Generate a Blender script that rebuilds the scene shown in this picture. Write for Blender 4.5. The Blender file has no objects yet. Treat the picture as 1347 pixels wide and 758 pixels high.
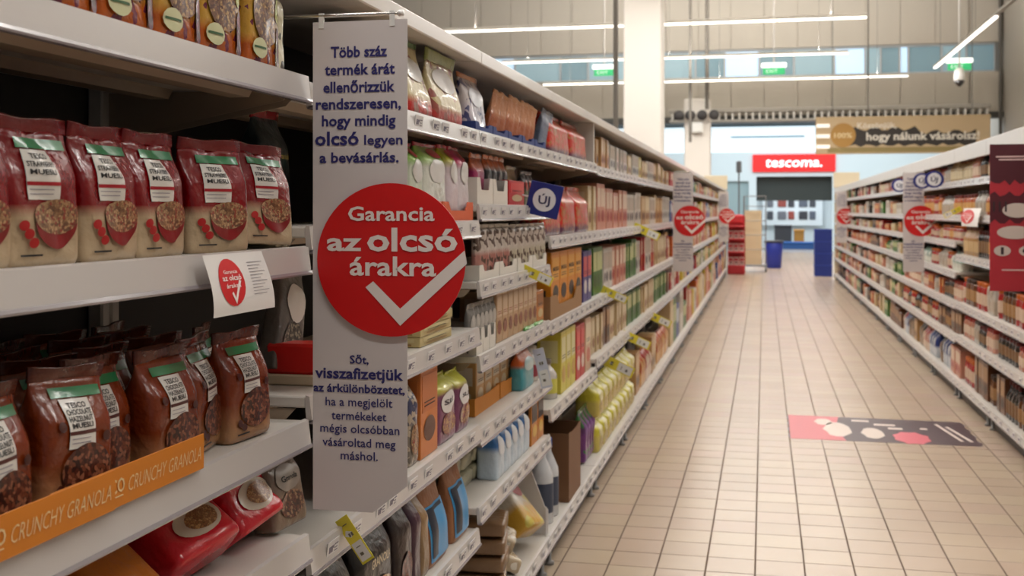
import bpy, bmesh, math, random
from mathutils import Vector, Matrix
# ---------------------------------------------------------------- camera, world, light, exposure
SC = bpy.context.scene
COL = SC.collection
H = 1.48; F = 1500.0; YAW = math.atan(331.5 / F); CS = math.cos(YAW); SN = math.sin(YAW)
cam_d = bpy.data.cameras.new('camera'); cam = bpy.data.objects.new('camera', cam_d); COL.objects.link(cam)
cam.location = (0, 0, H); cam.rotation_euler = (math.pi / 2, 0, YAW)
cam_d.sensor_width = 36; cam_d.lens = F / 1347 * 36
cam_d.shift_x = 0; cam_d.shift_y = -(379 - 278) / 1347
cam_d.dof.use_dof = True; cam_d.dof.focus_distance = 2.2; cam_d.dof.aperture_fstop = 7.0
cam_d.clip_start = .05; cam_d.clip_end = 200
SC.camera = cam
SC.view_settings.view_transform = 'Standard'; SC.view_settings.look = 'None'
SC.view_settings.gamma = 1; SC.view_settings.exposure = 0.2; SC.view_settings.use_curve_mapping = False
w_ = bpy.data.worlds.new('world'); SC.world = w_; w_.use_nodes = True
w_.node_tree.nodes['Background'].inputs[0].default_value = (1.0, .97, .94, 1)
w_.node_tree.nodes['Background'].inputs[1].default_value = .13
LAMP_W = 140.0           # watts of each linear lamp
def area(name, loc, sx, sy, power, col, rot=(0, 0, 0), parent=None):
    l = bpy.data.lights.new(name, 'AREA'); l.shape = 'RECTANGLE'; l.size = sx; l.size_y = sy
    l.energy = power; l.color = col
    o = bpy.data.objects.new(name, l); COL.objects.link(o); o.location = loc; o.rotation_euler = rot
    if parent: o.parent = parent
    return o
# daylight falling into the mall passage behind the checkouts
area('mall_daylight', (2, 40.5, 5.6), 14, 6, 900, (.86, .95, 1.0))
area('shop_ceiling_light', (1.2, 46.3, 2.7), 2.6, 1.6, 75, (.9, .96, 1.0))

R = random.Random(7)
PI = math.pi
# ---------------------------------------------------------------- measuring helpers (photo pixel -> plane)
def Yat(px, X):
    u = px - 673.5
    return X * (-F * CS - u * SN) / (F * SN - u * CS)
def Xat(px, Y):
    u = px - 673.5
    return Y * (u * CS - F * SN) / (F * CS + u * SN)
def dep(X, Y): return Y * CS - X * SN
def Zat(py, X, Y): return H - (py - 278) * dep(X, Y) / F
# ---------------------------------------------------------------- materials
MATS = {}
def srgb(c):
    return tuple(((v / 255) / 12.92 if v / 255 <= .04045 else ((v / 255 + .055) / 1.055) ** 2.4) for v in c)
def newmat(name):
    m = bpy.data.materials.new(name); m.use_nodes = True
    return m, m.node_tree.nodes, m.node_tree.links, m.node_tree.nodes['Principled BSDF']
def setp(b, rough, metal=0, coat=0, spec=.5):
    b.inputs['Roughness'].default_value = rough; b.inputs['Metallic'].default_value = metal
    b.inputs['Coat Weight'].default_value = coat; b.inputs['Specular IOR Level'].default_value = spec
    b.inputs['Coat Roughness'].default_value = .12
def bump(nd, lk, b, scale, strength, dist=.002, detail=2.0):
    tc = nd.new('ShaderNodeTexCoord'); n = nd.new('ShaderNodeTexNoise'); bm = nd.new('ShaderNodeBump')
    n.inputs['Scale'].default_value = scale; n.inputs['Detail'].default_value = detail
    bm.inputs['Strength'].default_value = strength; bm.inputs['Distance'].default_value = dist
    lk.new(tc.outputs['Object'], n.inputs['Vector']); lk.new(n.outputs['Fac'], bm.inputs['Height'])
    lk.new(bm.outputs['Normal'], b.inputs['Normal'])
def M(rgb, rough=.5, metal=0, coat=0, b=None, emit=0, var=.0):
    """plain procedural material from an 8 bit colour"""
    key = (tuple(rgb), rough, metal, coat, b, emit, var)
    if key in MATS: return MATS[key]
    m, nd, lk, bs = newmat('surface_%d' % len(MATS)); c = srgb(rgb) + (1,)
    bs.inputs['Base Color'].default_value = c; setp(bs, rough, metal, coat)
    if b: bump(nd, lk, bs, b[0], b[1])
    if var:
        tc = nd.new('ShaderNodeTexCoord'); n = nd.new('ShaderNodeTexNoise'); n.inputs['Scale'].default_value = 3
        n.inputs['Detail'].default_value = 5
        mx = nd.new('ShaderNodeMix'); mx.data_type = 'RGBA'
        mx.inputs[6].default_value = tuple(v * (1 - var) for v in c[:3]) + (1,); mx.inputs[7].default_value = tuple(min(1, v * (1 + var)) for v in c[:3]) + (1,)
        lk.new(tc.outputs['Object'], n.inputs['Vector']); lk.new(n.outputs['Fac'], mx.inputs[0]); lk.new(mx.outputs[2], bs.inputs['Base Color'])
    if emit:
        bs.inputs['Emission Color'].default_value = c; bs.inputs['Emission Strength'].default_value = emit
    MATS[key] = m; return m
def foil(top, bot, split=.42, soft=.08, rough=.27, coat=.25, blot=None):
    """printed plastic film: colour changes with height on the pack, crinkled surface"""
    key = ('foil', tuple(top), tuple(bot), split, soft, rough, coat, blot)
    if key in MATS: return MATS[key]
    m, nd, lk, bs = newmat('film_%d' % len(MATS)); setp(bs, rough, 0, coat); bs.inputs['Coat Roughness'].default_value = .05
    tc = nd.new('ShaderNodeTexCoord'); sp = nd.new('ShaderNodeSeparateXYZ'); cr = nd.new('ShaderNodeValToRGB')
    lk.new(tc.outputs['Generated'], sp.inputs[0]); lk.new(sp.outputs['Z'], cr.inputs[0])
    e = cr.color_ramp.elements
    e[0].position = max(0, split - soft); e[0].color = srgb(bot) + (1,); e[1].position = min(1, split + soft); e[1].color = srgb(top) + (1,)
    out = cr.outputs[0]
    if blot:
        n = nd.new('ShaderNodeTexVoronoi'); n.inputs['Scale'].default_value = blot[0]
        r2 = nd.new('ShaderNodeValToRGB'); r2.color_ramp.interpolation = 'CONSTANT'
        r2.color_ramp.elements[0].color = (0, 0, 0, 1); r2.color_ramp.elements[1].position = blot[1]; r2.color_ramp.elements[1].color = (1, 1, 1, 1)
        sc = nd.new('ShaderNodeSeparateColor')
        lk.new(tc.outputs['Object'], n.inputs['Vector']); lk.new(n.outputs['Color'], sc.inputs[0]); lk.new(sc.outputs[0], r2.inputs[0])
        mx = nd.new('ShaderNodeMix'); mx.data_type = 'RGBA'; mx.inputs[7].default_value = srgb(blot[2]) + (1,)
        lk.new(r2.outputs[0], mx.inputs[0]); lk.new(out, mx.inputs[6]); out = mx.outputs[2]
    lk.new(out, bs.inputs['Base Color'])
    bump(nd, lk, bs, 30, 1.0, .006, 3)
    MATS[key] = m; return m
def grains(cols, scale=150, rough=.35):
    """picture of flakes, nuts or grains"""
    key = ('grain', tuple(cols), scale, rough)
    if key in MATS: return MATS[key]
    m, nd, lk, bs = newmat('grain_print_%d' % len(MATS)); setp(bs, rough, 0, .4)
    tc = nd.new('ShaderNodeTexCoord'); v = nd.new('ShaderNodeTexVoronoi'); v.inputs['Scale'].default_value = scale
    s = nd.new('ShaderNodeSeparateColor'); cr = nd.new('ShaderNodeValToRGB'); cr.color_ramp.interpolation = 'CONSTANT'
    while len(cr.color_ramp.elements) < len(cols): cr.color_ramp.elements.new(.5)
    for i, c in enumerate(cols):
        cr.color_ramp.elements[i].position = i / len(cols); cr.color_ramp.elements[i].color = srgb(c) + (1,)
    v2 = nd.new('ShaderNodeTexVoronoi'); v2.feature = 'DISTANCE_TO_EDGE'; v2.inputs['Scale'].default_value = scale
    mr = nd.new('ShaderNodeMapRange'); mr.inputs[2].default_value = .13; mr.inputs[3].default_value = .45; mr.inputs[4].default_value = 1
    mx = nd.new('ShaderNodeMix'); mx.data_type = 'RGBA'; mx.blend_type = 'MULTIPLY'; mx.inputs[0].default_value = 1
    lk.new(tc.outputs['Object'], v.inputs['Vector']); lk.new(tc.outputs['Object'], v2.inputs['Vector'])
    lk.new(v.outputs['Color'], s.inputs[0]); lk.new(s.outputs[0], cr.inputs[0]); lk.new(v2.outputs['Distance'], mr.inputs[0])
    lk.new(cr.outputs[0], mx.inputs[6]); lk.new(mr.outputs[0], mx.inputs[7]); lk.new(mx.outputs[2], bs.inputs['Base Color'])
    bump(nd, lk, bs, 38, .6, .003, 3)
    MATS[key] = m; return m
def tile_mat():
    m, nd, lk, bs = newmat('floor_tile_ceramic'); setp(bs, .26, 0, 0, .5)
    g = nd.new('ShaderNodeNewGeometry'); sc = nd.new('ShaderNodeVectorMath'); sc.operation = 'MULTIPLY_ADD'
    sc.inputs[1].default_value = (5, 5, 0); sc.inputs[2].default_value = (.18, .26, 0)
    fl = nd.new('ShaderNodeVectorMath'); fl.operation = 'FLOOR'; wn = nd.new('ShaderNodeTexWhiteNoise'); wn.noise_dimensions = '2D'
    cr = nd.new('ShaderNodeValToRGB'); cs = [(179, 159, 140), (183, 164, 142), (181, 160, 141), (177, 157, 137), (181, 158, 141)]
    while len(cr.color_ramp.elements) < len(cs): cr.color_ramp.elements.new(.5)
    for i, c in enumerate(cs):
        cr.color_ramp.elements[i].position = i / (len(cs) - 1); cr.color_ramp.elements[i].color = srgb(c) + (1,)
    n = nd.new('ShaderNodeTexNoise'); n.inputs['Scale'].default_value = 1.3; n.inputs['Detail'].default_value = 6
    mx = nd.new('ShaderNodeMix'); mx.data_type = 'RGBA'; mx.blend_type = 'MULTIPLY'; mx.inputs[0].default_value = .35
    r2 = nd.new('ShaderNodeMapRange'); r2.inputs[3].default_value = .7; r2.inputs[4].default_value = 1.15
    lk.new(g.outputs['Position'], sc.inputs[0]); lk.new(sc.outputs[0], fl.inputs[0]); lk.new(fl.outputs[0], wn.inputs['Vector'])
    lk.new(wn.outputs['Value'], cr.inputs[0]); lk.new(g.outputs['Position'], n.inputs['Vector']); lk.new(n.outputs['Fac'], r2.inputs[0])
    lk.new(cr.outputs[0], mx.inputs[6]); lk.new(r2.outputs[0], mx.inputs[7]); lk.new(mx.outputs[2], bs.inputs['Base Color'])
    return m
# ---------------------------------------------------------------- mesh helpers
class MB:
    def __init__(s): s.v = []; s.f = []; s.m = []
    def add(s, vs, fs, m=0):
        o = len(s.v); s.v += [tuple(p) for p in vs]; s.f += [tuple(i + o for i in f) for f in fs]; s.m += [m] * len(fs); return s
    def box(s, x0, x1, y0, y1, z0, z1, m=0):
        return s.add([(x0, y0, z0), (x1, y0, z0), (x1, y1, z0), (x0, y1, z0), (x0, y0, z1), (x1, y0, z1), (x1, y1, z1), (x0, y1, z1)],
                     [(0, 3, 2, 1), (4, 5, 6, 7), (0, 1, 5, 4), (1, 2, 6, 5), (2, 3, 7, 6), (3, 0, 4, 7)], m)
    def rbox(s, x0, x1, y0, y1, z0, z1, r=.003, m=0):
        r = min(r, (x1 - x0) * .45, (y1 - y0) * .45, (z1 - z0) * .45)
        vs = []
        for sx in (0, 1):
            for sy in (0, 1):
                for sz in (0, 1):
                    X, Y, Z = (x1 if sx else x0), (y1 if sy else y0), (z1 if sz else z0)
                    dx, dy, dz = (-r if sx else r), (-r if sy else r), (-r if sz else r)
                    vs += [(X, Y + dy, Z + dz), (X + dx, Y, Z + dz), (X + dx, Y + dy, Z)]
        I = lambda a, b, c, k: (a * 4 + b * 2 + c) * 3 + k
        fs = []
        for a in (0, 1):
            fs.append([I(a, 0, 0, 0), I(a, 1, 0, 0), I(a, 1, 1, 0), I(a, 0, 1, 0)][::(1 if a else -1)])
            fs.append([I(0, a, 0, 1), I(1, a, 0, 1), I(1, a, 1, 1), I(0, a, 1, 1)][::(-1 if a else 1)])
            fs.append([I(0, 0, a, 2), I(1, 0, a, 2), I(1, 1, a, 2), I(0, 1, a, 2)][::(1 if a else -1)])
            for b in (0, 1):
                fs.append([I(a, b, 0, 0), I(a, b, 1, 0), I(a, b, 1, 1), I(a, b, 0, 1)][::(1 if a == b else -1)])
                fs.append([I(a, 0, b, 0), I(a, 1, b, 0), I(a, 1, b, 2), I(a, 0, b, 2)][::(-1 if a == b else 1)])
                fs.append([I(0, a, b, 1), I(1, a, b, 1), I(1, a, b, 2), I(0, a, b, 2)][::(1 if a == b else -1)])
                for c in (0, 1):
                    fs.append([I(a, b, c, 0), I(a, b, c, 1), I(a, b, c, 2)][::(1 if (a + b + c) % 2 else -1)])
        return s.add(vs, fs, m)
    def prism(s, pts, axis, a0, a1, m=0):
        """polygon pts (2d) extruded along axis x|y|z"""
        n = len(pts)
        def P(p, a):
            return (a, p[0], p[1]) if axis == 'x' else (p[0], a, p[1]) if axis == 'y' else (p[0], p[1], a)
        return s.add([P(p, a0) for p in pts] + [P(p, a1) for p in pts],
                     [tuple(range(n))[::-1], tuple(range(n, 2 * n))] + [(i, (i + 1) % n, n + (i + 1) % n, n + i) for i in range(n)], m)
    def lathe(s, prof, n=16, cx=0, cy=0, m=0, cap=True):
        vs = []; fs = []
        for r, z in prof:
            for k in range(n): vs.append((cx + r * math.cos(2 * PI * k / n), cy + r * math.sin(2 * PI * k / n), z))
        for i in range(len(prof) - 1):
            for k in range(n):
                fs.append((i * n + k, i * n + (k + 1) % n, (i + 1) * n + (k + 1) % n, (i + 1) * n + k))
        if cap: fs.append(tuple(range(n))[::-1]); fs.append(tuple((len(prof) - 1) * n + k for k in range(n)))
        return s.add(vs, fs, m)
    def tube(s, a, b, r, n=8, m=0):
        a = Vector(a); b = Vector(b); d = (b - a).normalized(); u = d.orthogonal().normalized(); w = d.cross(u)
        vs = [p + (u * math.cos(2 * PI * k / n) + w * math.sin(2 * PI * k / n)) * r for p in (a, b) for k in range(n)]
        return s.add(vs, [(k, (k + 1) % n, n + (k + 1) % n, n + k) for k in range(n)] + [tuple(range(n))[::-1], tuple(range(n, 2 * n))], m)
    def xf(s, mat):
        s.v = [tuple(mat @ Vector(p)) for p in s.v]; return s
def obj(name, mb, mats, parent=None, smooth=False, loc=None):
    me = bpy.data.meshes.new(name); me.from_pydata(mb.v, [], mb.f)
    if not isinstance(mats, (list, tuple)): mats = [mats]
    for m in mats: me.materials.append(m)
    if len(mats) > 1: me.polygons.foreach_set('material_index', mb.m)
    if smooth: me.polygons.foreach_set('use_smooth', [True] * len(mb.f))
    me.update()
    o = bpy.data.objects.new(name, me); COL.objects.link(o)
    if parent: o.parent = parent
    if loc: o.location = loc
    return o
def tag(o, label=None, cat=None, group=None, kind=None):
    if label: o['label'] = label
    if cat: o['category'] = cat
    if group: o['group'] = group
    if kind: o['kind'] = kind
    return o
def thing(name, label, cat, loc=(0, 0, 0), rz=0, group=None, kind=None):
    o = bpy.data.objects.new(name, None); COL.objects.link(o); o.location = loc; o.rotation_euler = (0, 0, rz)
    o.empty_display_size = .05
    return tag(o, label, cat, group, kind)
def copy_tree(o, parent=None):
    c = o.copy(); COL.objects.link(c)
    if parent: c.parent = parent
    for ch in list(o.children): copy_tree(ch, c)
    return c
TXT = {}
def txt(s, w=None, h=None, bold=0.0, shear=0.0, align='CENTER'):
    """outline of lettering as a flat triangulated patch; fitted to width w (and x-height scale kept) """
    bold = min(bold, .026) ; key = (s, bold, shear)
    if key not in TXT:
        c = bpy.data.curves.new('t', 'FONT'); c.body = s; c.size = 1; c.offset = bold; c.shear = shear; c.resolution_u = 2
        o = bpy.data.objects.new('t', c); COL.objects.link(o)
        dg = bpy.context.evaluated_depsgraph_get(); me = bpy.data.meshes.new_from_object(o.evaluated_get(dg))
        vs = [(v.co.x, v.co.y) for v in me.vertices]; fs = [tuple(p.vertices) for p in me.polygons]
        bpy.data.objects.remove(o); bpy.data.curves.remove(c); bpy.data.meshes.remove(me)
        TXT[key] = (vs, fs)
    vs, fs = TXT[key]
    x0 = min(v[0] for v in vs); x1 = max(v[0] for v in vs)
    k = w / (x1 - x0) if w else h
    kz = h if (h and w) else k
    ox = {'CENTER': (x0 + x1) / 2, 'LEFT': x0, 'RIGHT': x1}[align]
    return [((v[0] - ox) * k, v[1] * kz) for v in vs], fs
def rectp(x0, x1, z0, z1, nx=5, nz=6):
    vs = [(x0 + (x1 - x0) * i / nx, z0 + (z1 - z0) * j / nz) for j in range(nz + 1) for i in range(nx + 1)]
    return vs, [(j * (nx + 1) + i, j * (nx + 1) + i + 1, (j + 1) * (nx + 1) + i + 1, (j + 1) * (nx + 1) + i) for j in range(nz) for i in range(nx)]
def ellp(cx, cz, rx, rz, a0=0, a1=2 * PI, n=22, rings=4):
    full = abs(a1 - a0 - 2 * PI) < 1e-6
    vs = [(cx, cz)]; fs = []
    k = n if full else n + 1
    for r in range(1, rings + 1):
        for i in range(k):
            a = a0 + (a1 - a0) * i / n; vs.append((cx + rx * r / rings * math.cos(a), cz + rz * r / rings * math.sin(a)))
    for i in range(n):
        j = (i + 1) % k
        fs.append((0, 1 + i, 1 + j))
        for r in range(rings - 1):
            fs.append((1 + r * k + i, 1 + (r + 1) * k + i, 1 + (r + 1) * k + j, 1 + r * k + j))
    return vs, fs
def shift(p, dx, dz): return [(a + dx, b + dz) for a, b in p[0]], p[1]
def flat(mb, p, y, m=0):
    """put a 2d patch on the plane y (facing -y)"""
    return mb.add([(a, y, b) for a, b in p[0]], p[1], m)
def assemble(name, parts, near):
    if near:
        r = bpy.data.objects.new(name, None); COL.objects.link(r); r.empty_display_size = .05
        for pn, mb, mt, sm in parts: obj(pn, mb, mt, r, sm)
        return r
    J = MB(); mats = []
    sms = []
    for pn, mb, mt, sm in parts:
        mt = mt if isinstance(mt, (list, tuple)) else [mt]; b = len(mats); mats += list(mt)
        o = len(J.v); J.v += mb.v; J.f += [tuple(i + o for i in f) for f in mb.f]; J.m += [i + b for i in mb.m]; sms += [sm] * len(mb.f)
    o = obj(name, J, mats); o.data.polygons.foreach_set('use_smooth', sms); return o
# ---------------------------------------------------------------- packs
WHITE = (222, 216, 208); DARK = (38, 34, 34); GREEN = (18, 120, 68); NAVY = (34, 36, 96)
def sstep(a, b, t):
    t = max(0, min(1, (t - a) / (b - a))); return t * t * (3 - 2 * t)
class Bag:
    def __init__(s, w, h, d, seed=0, cr=.003, taper=.6, seal=.08, near=True, squash=.06):
        s.w, s.h, s.d, s.seed, s.cr, s.taper, s.seal, s.near, s.sq = w, h, d, seed, cr, taper, seal, near, squash
        s.hb = h * (1 - seal)
        r = random.Random(seed); s.ph = [(r.uniform(-30, 30) / w * .5, r.uniform(-26, 26) / h * .5, r.uniform(0, 6.28)) for _ in range(5)]
    def prof(s, z):
        v = max(0, min(1, z / s.hb)); n = 6.5 - 3.2 * v
        W = s.w * (1 - s.sq * v) * (1 - .04 * (1 - sstep(0, .05, v)))
        D = s.d * (1 - .93 * sstep(s.taper, 1.02, v)) * (1 - .12 * (1 - sstep(0, .06, v))); return W, max(D, .003), n
    def crk(s, x, z):
        q = sum(math.sin(a * x + b * z + c) for a, b, c in s.ph) / 2.2; return s.cr * q * min(1, z / (.12 * s.h))
    def front(s, x, z):
        if z > s.hb: return -.003
        W, D, n = s.prof(z); t = min(.999, abs(2 * x / W))
        return -(D / 2) * (1 - t ** n) ** (1 / n) - s.crk(x, z) * (1 - t ** 4)
    def body(s):
        N, Vn = (36, 26) if s.near else (14, 9); mb = MB(); vs = []; fs = []
        for j in range(Vn + 1):
            z = s.hb * j / Vn; W, D, n = s.prof(z)
            for k in range(N):
                a = 2 * PI * k / N; c, q = math.cos(a), math.sin(a)
                x = W / 2 * math.copysign(abs(c) ** (2 / n), c); y = D / 2 * math.copysign(abs(q) ** (2 / n), q)
                y -= s.crk(x, z) * (1 - min(1, abs(2 * x / W)) ** 4) * (1 if y < 0 else -.6)
                vs.append((x, y, z))
        for j in range(Vn):
            for k in range(N): fs.append((j * N + k, j * N + (k + 1) % N, (j + 1) * N + (k + 1) % N, (j + 1) * N + k))
        fs.append(tuple(range(N))[::-1]); fs.append(tuple(Vn * N + k for k in range(N)))
        return mb.add(vs, fs)
    def top(s):
        mb = MB(); rows = 8 if s.near else 3; nx = 8 if s.near else 2; W = s.w * (1 - s.sq); vs = []; fs = []
        for side in (-1, 1):
            for j in range(rows + 1):
                z = s.hb - .002 + (s.h - s.hb + .002) * j / rows
                for i in range(nx + 1):
                    x = -W / 2 * 1.02 + W * 1.02 * i / nx
                    vs.append((x, side * (.0018 + .0008 * (j % 2)) + math.sin(i * 1.3 + s.seed) * s.cr * .8 * j / rows - .10 * (z - s.hb), z + math.sin(i * .9 + s.seed * 2) * s.cr * .5 * j / rows))
        K = (rows + 1) * (nx + 1)
        for sd in (0, 1):
            for j in range(rows):
                for i in range(nx):
                    f = (j * (nx + 1) + i, j * (nx + 1) + i + 1, (j + 1) * (nx + 1) + i + 1, (j + 1) * (nx + 1) + i)
                    fs.append(tuple(q + sd * K for q in (f if sd == 0 else f[::-1])))
        t = rows * (nx + 1)
        for i in range(nx): fs.append((t + i, t + i + 1, K + t + i + 1, K + t + i))
        for j in range(rows):
            a = j * (nx + 1); b = a + nx + 1; fs.append((a, b, K + b, K + a)); a += nx; b += nx; fs.append((b, a, K + a, K + b))
        return mb.add(vs, fs)
    def dec(s, p, off=.0012):
        return MB().add([(x, s.front(x, z) - off - (.0010 if s.near else .002), z) for x, z in p[0]], p[1])
GRAN = [(140, 98, 66), (176, 136, 96), (112, 74, 50), (190, 152, 112), (150, 60, 46), (160, 120, 84)]
CHOC = [(84, 34, 22), (120, 62, 40), (58, 24, 18), (150, 92, 66)]
SEED = [0]
def muesli_bag(w, h, d, kind, near=True):
    SEED[0] += 1; b = Bag(w, h, d, SEED[0], .0034, .62, .09, near, -.01)
    straw = kind == 'straw'
    body = foil((122, 0, 6), (184, 160, 128), .40, .05) if straw else foil((120, 46, 12), (170, 126, 88), .24, .16)
    ls = M(WHITE, .4, 0, .3); dk = M(DARK, .5)
    P = [('bag_body', b.body(), body, True), ('top_seal', b.top(), foil((108, 2, 6), (116, 4, 8), .5, .1) if straw else foil((80, 26, 8), (90, 32, 10), .5, .1), True)]
    P.append(('green_band', b.dec(rectp(-.30 * w, .40 * w, .785 * h, .855 * h, 7, 3)), M(GREEN, .3, 0, .5), True))
    x0, x1 = (-.27 * w, .10 * w) if straw else (-.22 * w, .17 * w)
    P.append(('white_label', b.dec(rectp(x0, x1, .44 * h, .775 * h, 5, 9), .0014), ls, True))
    words = ['TESCO', 'STRAWBERRY', 'MUESLI'] if straw else ['TESCO', 'CHOCOLATE', 'HAZELNUT', 'MUESLI']
    T = MB(); z = .715 * h
    for wd in words:
        fw = min((x1 - x0) * .88, (x1 - x0) * .13 * len(wd)); p = shift(txt(wd, fw, .050 * h, .02), (x0 + x1) / 2, z)
        q = b.dec(p, .0022); T.add(q.v, q.f); z -= .045 * h if not straw else .053 * h
    P.append(('label_lettering', T, dk, False))
    P.append(('label_stripe', b.dec(rectp(x0, x1, .535 * h, .56 * h, 5, 2), .002), M((170, 26, 40) if straw else (84, 40, 36), .4), True))
    S = MB()
    for k in range(2):
        q = b.dec(rectp(x0 + .004, x1 - .012, (.505 - .03 * k) * h, (.511 - .03 * k) * h, 5, 1), .0022); S.add(q.v, q.f)
    P.append(('small_print', S, M((150, 140, 150), .5), False))
    cx, cz, rx, rz = (.09 * w, .325 * h, .31 * w, .15 * h) if straw else (.05 * w, .29 * h, .33 * w, .18 * h)
    if straw:
        P.append(('bowl_picture', b.dec(ellp(cx, cz - .03 * h, rx * .98, rz * 1.25, PI, 2 * PI, 20, 4), .0016), M((128, 10, 16), .3, 0, .3), True))
    P.append(('cereal_picture', b.dec(ellp(cx, cz, rx, rz * (.8 if straw else 1)), .0022), grains(GRAN if straw else CHOC, 260 if straw else 170), True))
    for bx, bz in ([(-.36, .27), (-.30, .215), (-.24, .155)] if straw else [(-.30, .17), (-.22, .13), (-.32, .6), (.33, .5)]):
        q = b.dec(ellp(bx * w, bz * h, .055 * w, .036 * h, n=12, rings=2), .0026)
        P.append(('fruit_picture', q, M((176, 26, 30) if straw else (72, 26, 18), .3, 0, .4), True))
    q = b.dec(rectp(-.38 * w, -.12 * w, .065 * h, .078 * h, 4, 1), .0016); P.append(('footer_print', q, dk, False))
    return assemble('muesli_bag', P, near)
def gen_bag(w, h, d, cols, near=True, name='snack_bag', text=None, split=.5, taper=.68, seal=.08, pic=None, blot=None, badge=None, rough=.3, top_disc=None):
    """cols: top, bottom, seal, label"""
    SEED[0] += 1; b = Bag(w, h, d, SEED[0], .0025 if near else .001, taper, seal, near)
    P = [('bag_body', b.body(), foil(cols[0], cols[1], split, .06, rough, blot=blot), True), ('top_seal', b.top(), foil(cols[2], cols[2], .5, .1), True)]
    nx = 6 if near else 2
    if cols[3]:
        P.append(('front_label', b.dec(ellp(0, .6 * h, .36 * w, .17 * h, n=18 if near else 10, rings=3 if near else 1), .0015 if near else .003), M(cols[3], .4, 0, .3), True))
    if pic:
        P.append(('contents_picture', b.dec(ellp(.02 * w, .27 * h, .36 * w, .17 * h, n=18 if near else 10, rings=3 if near else 1), .0015 if near else .003), grains(pic, 170), True))
    if top_disc:
        P.append(('top_disc', b.dec(ellp(.08 * w, .86 * h, .26 * w, .07 * h, n=14, rings=2), .003), M(top_disc, .4, 0, .3), True))
    if badge:
        P.append(('round_badge', b.dec(ellp(-.22 * w, .17 * h, .19 * w, .095 * h, n=14, rings=3), .0035), M(badge, .4, 0, .3), True))
        P.append(('badge_stripe', b.dec(rectp(-.38 * w, -.08 * w, .165 * h, .185 * h, 4, 1), .0045), M((60, 96, 60), .5), True))
    if text and near:
        p = txt(text, .5 * w, min(.11 * h, .12 * w), .02)
        P.append(('lettering', b.dec(shift(p, 0, .57 * h), .0028), M(cols[4] if len(cols) > 4 else DARK, .5), False))
    return assemble(name, P, near)
def carton(w, h, d, cols, near=True, name='carton', text=None, band=.3):
    """cols: body, panel, accent"""
    b = MB().rbox(-w / 2, w / 2, -d / 2, d / 2, 0, h, .002)
    P = [('carton_body', b, M(cols[0], .42, 0, .15), False)]
    pnl = MB().box(-w * .42, w * .42, -d / 2 - .0012, -d / 2, h * .5, h * .9); pnl.box(-w / 2 - .0008, -w / 2, -d * .36, d * .36, h * .5, h * .86)
    P.append(('front_panel', pnl, M(cols[1], .42, 0, .15), False))
    ac = MB(); flat(ac, ellp(0, h * band, w * .34, h * .14, n=16 if near else 8, rings=1), -d / 2 - .0014)
    ac.box(-w / 2 - .0010, -w / 2, -d * .3, d * .3, h * .16, h * .34)
    P.append(('printed_picture', ac, M(cols[2], .42, 0, .15), False))
    fl = MB().box(-w * .46, w * .46, -d * .1, -d * .08, h, h + .0012); fl.box(-w * .5, w * .5, -d / 2 - .0004, d / 2 + .0004, h * .955, h * .962)
    P.append(('flap_edge', fl, M(tuple(int(c * .8) for c in cols[0]), .5), False))
    if near:
        T = MB(); t = text
        if t: flat(T, shift(txt(t, w * .7, min(h * .1, w * .22), .02), 0, h * .67), -d / 2 - .002)
        for k in range(2): T.box(-w * .3, w * .3, -d / 2 - .002, -d / 2, h * (.6 - .04 * k), h * (.612 - .04 * k))
        P.append(('lettering', T, M(cols[3] if len(cols) > 3 else DARK, .5), False))
    return assemble(name, P, near)
def bottle(w, h, d, cols, near=True, name='bottle'):
    """cols: body, label, cap"""
    r = min(w, d) / 2; n = 20 if near else 10
    b = MB().lathe([(r * .9, 0), (r, .01 * h), (r, .56 * h), (r * .96, .62 * h), (r * .55, .76 * h), (r * .36, .82 * h), (r * .34, .9 * h)], n)
    l = MB().lathe([(r * 1.01, .14 * h), (r * 1.015, .15 * h), (r * 1.015, .5 * h), (r * 1.01, .51 * h)], n, cap=False)
    c = MB().lathe([(r * .42, .875 * h), (r * .43, .88 * h), (r * .43, .985 * h), (r * .38, h)], n)
    P = [('bottle_body', b, M(cols[0], .2, 0, .5), True), ('wrap_label', l, M(cols[1], .45), True), ('screw_cap', c, M(cols[2], .4), True)]
    return assemble(name, P, near)
def jar(w, h, d, cols, near=True, name='jar'):
    r = min(w, d) / 2; n = 20 if near else 10
    b = MB().lathe([(r * .92, 0), (r, .02 * h), (r, .72 * h), (r * .86, .82 * h), (r * .8, .85 * h)], n)
    l = MB().lathe([(r * 1.01, .2 * h), (r * 1.015, .21 * h), (r * 1.015, .6 * h), (r * 1.01, .61 * h)], n, cap=False)
    c = MB().lathe([(r * .86, .84 * h), (r * .88, .85 * h), (r * .88, .98 * h), (r * .84, h)], n)
    P = [('jar_body', b, M(cols[0], .15, 0, .6), True), ('wrap_label', l, M(cols[1], .45), True), ('lid', c, M(cols[2], .35, .3), True)]
    return assemble(name, P, near)
def tray(w, h, d, col, near=True, name='display_tray', cut=.55):
    t = .003; b = MB(); b.box(-w / 2, w / 2, -d / 2, d / 2, 0, t)
    b.box(-w / 2, -w / 2 + t, -d / 2, d / 2, t, h); b.box(w / 2 - t, w / 2, -d / 2, d / 2, t, h); b.box(-w / 2, w / 2, d / 2 - t, d / 2, t, h)
    f = MB(); f.prism([(-w / 2 + t, t), (w / 2 - t, t), (w / 2 - t, h), (w * .32, h), (w * .24, h * cut), (-w * .24, h * cut), (-w * .32, h), (-w / 2 + t, h)], 'y', -d / 2, -d / 2 + t)
    m = M(col, .6, 0, 0, None, 0, .05)
    return assemble(name, [('tray_shell', b, m, False), ('tray_front', f, m, False)], near)
KINDS = {'bag': gen_bag, 'carton': carton, 'bottle': bottle, 'jar': jar}
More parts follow.
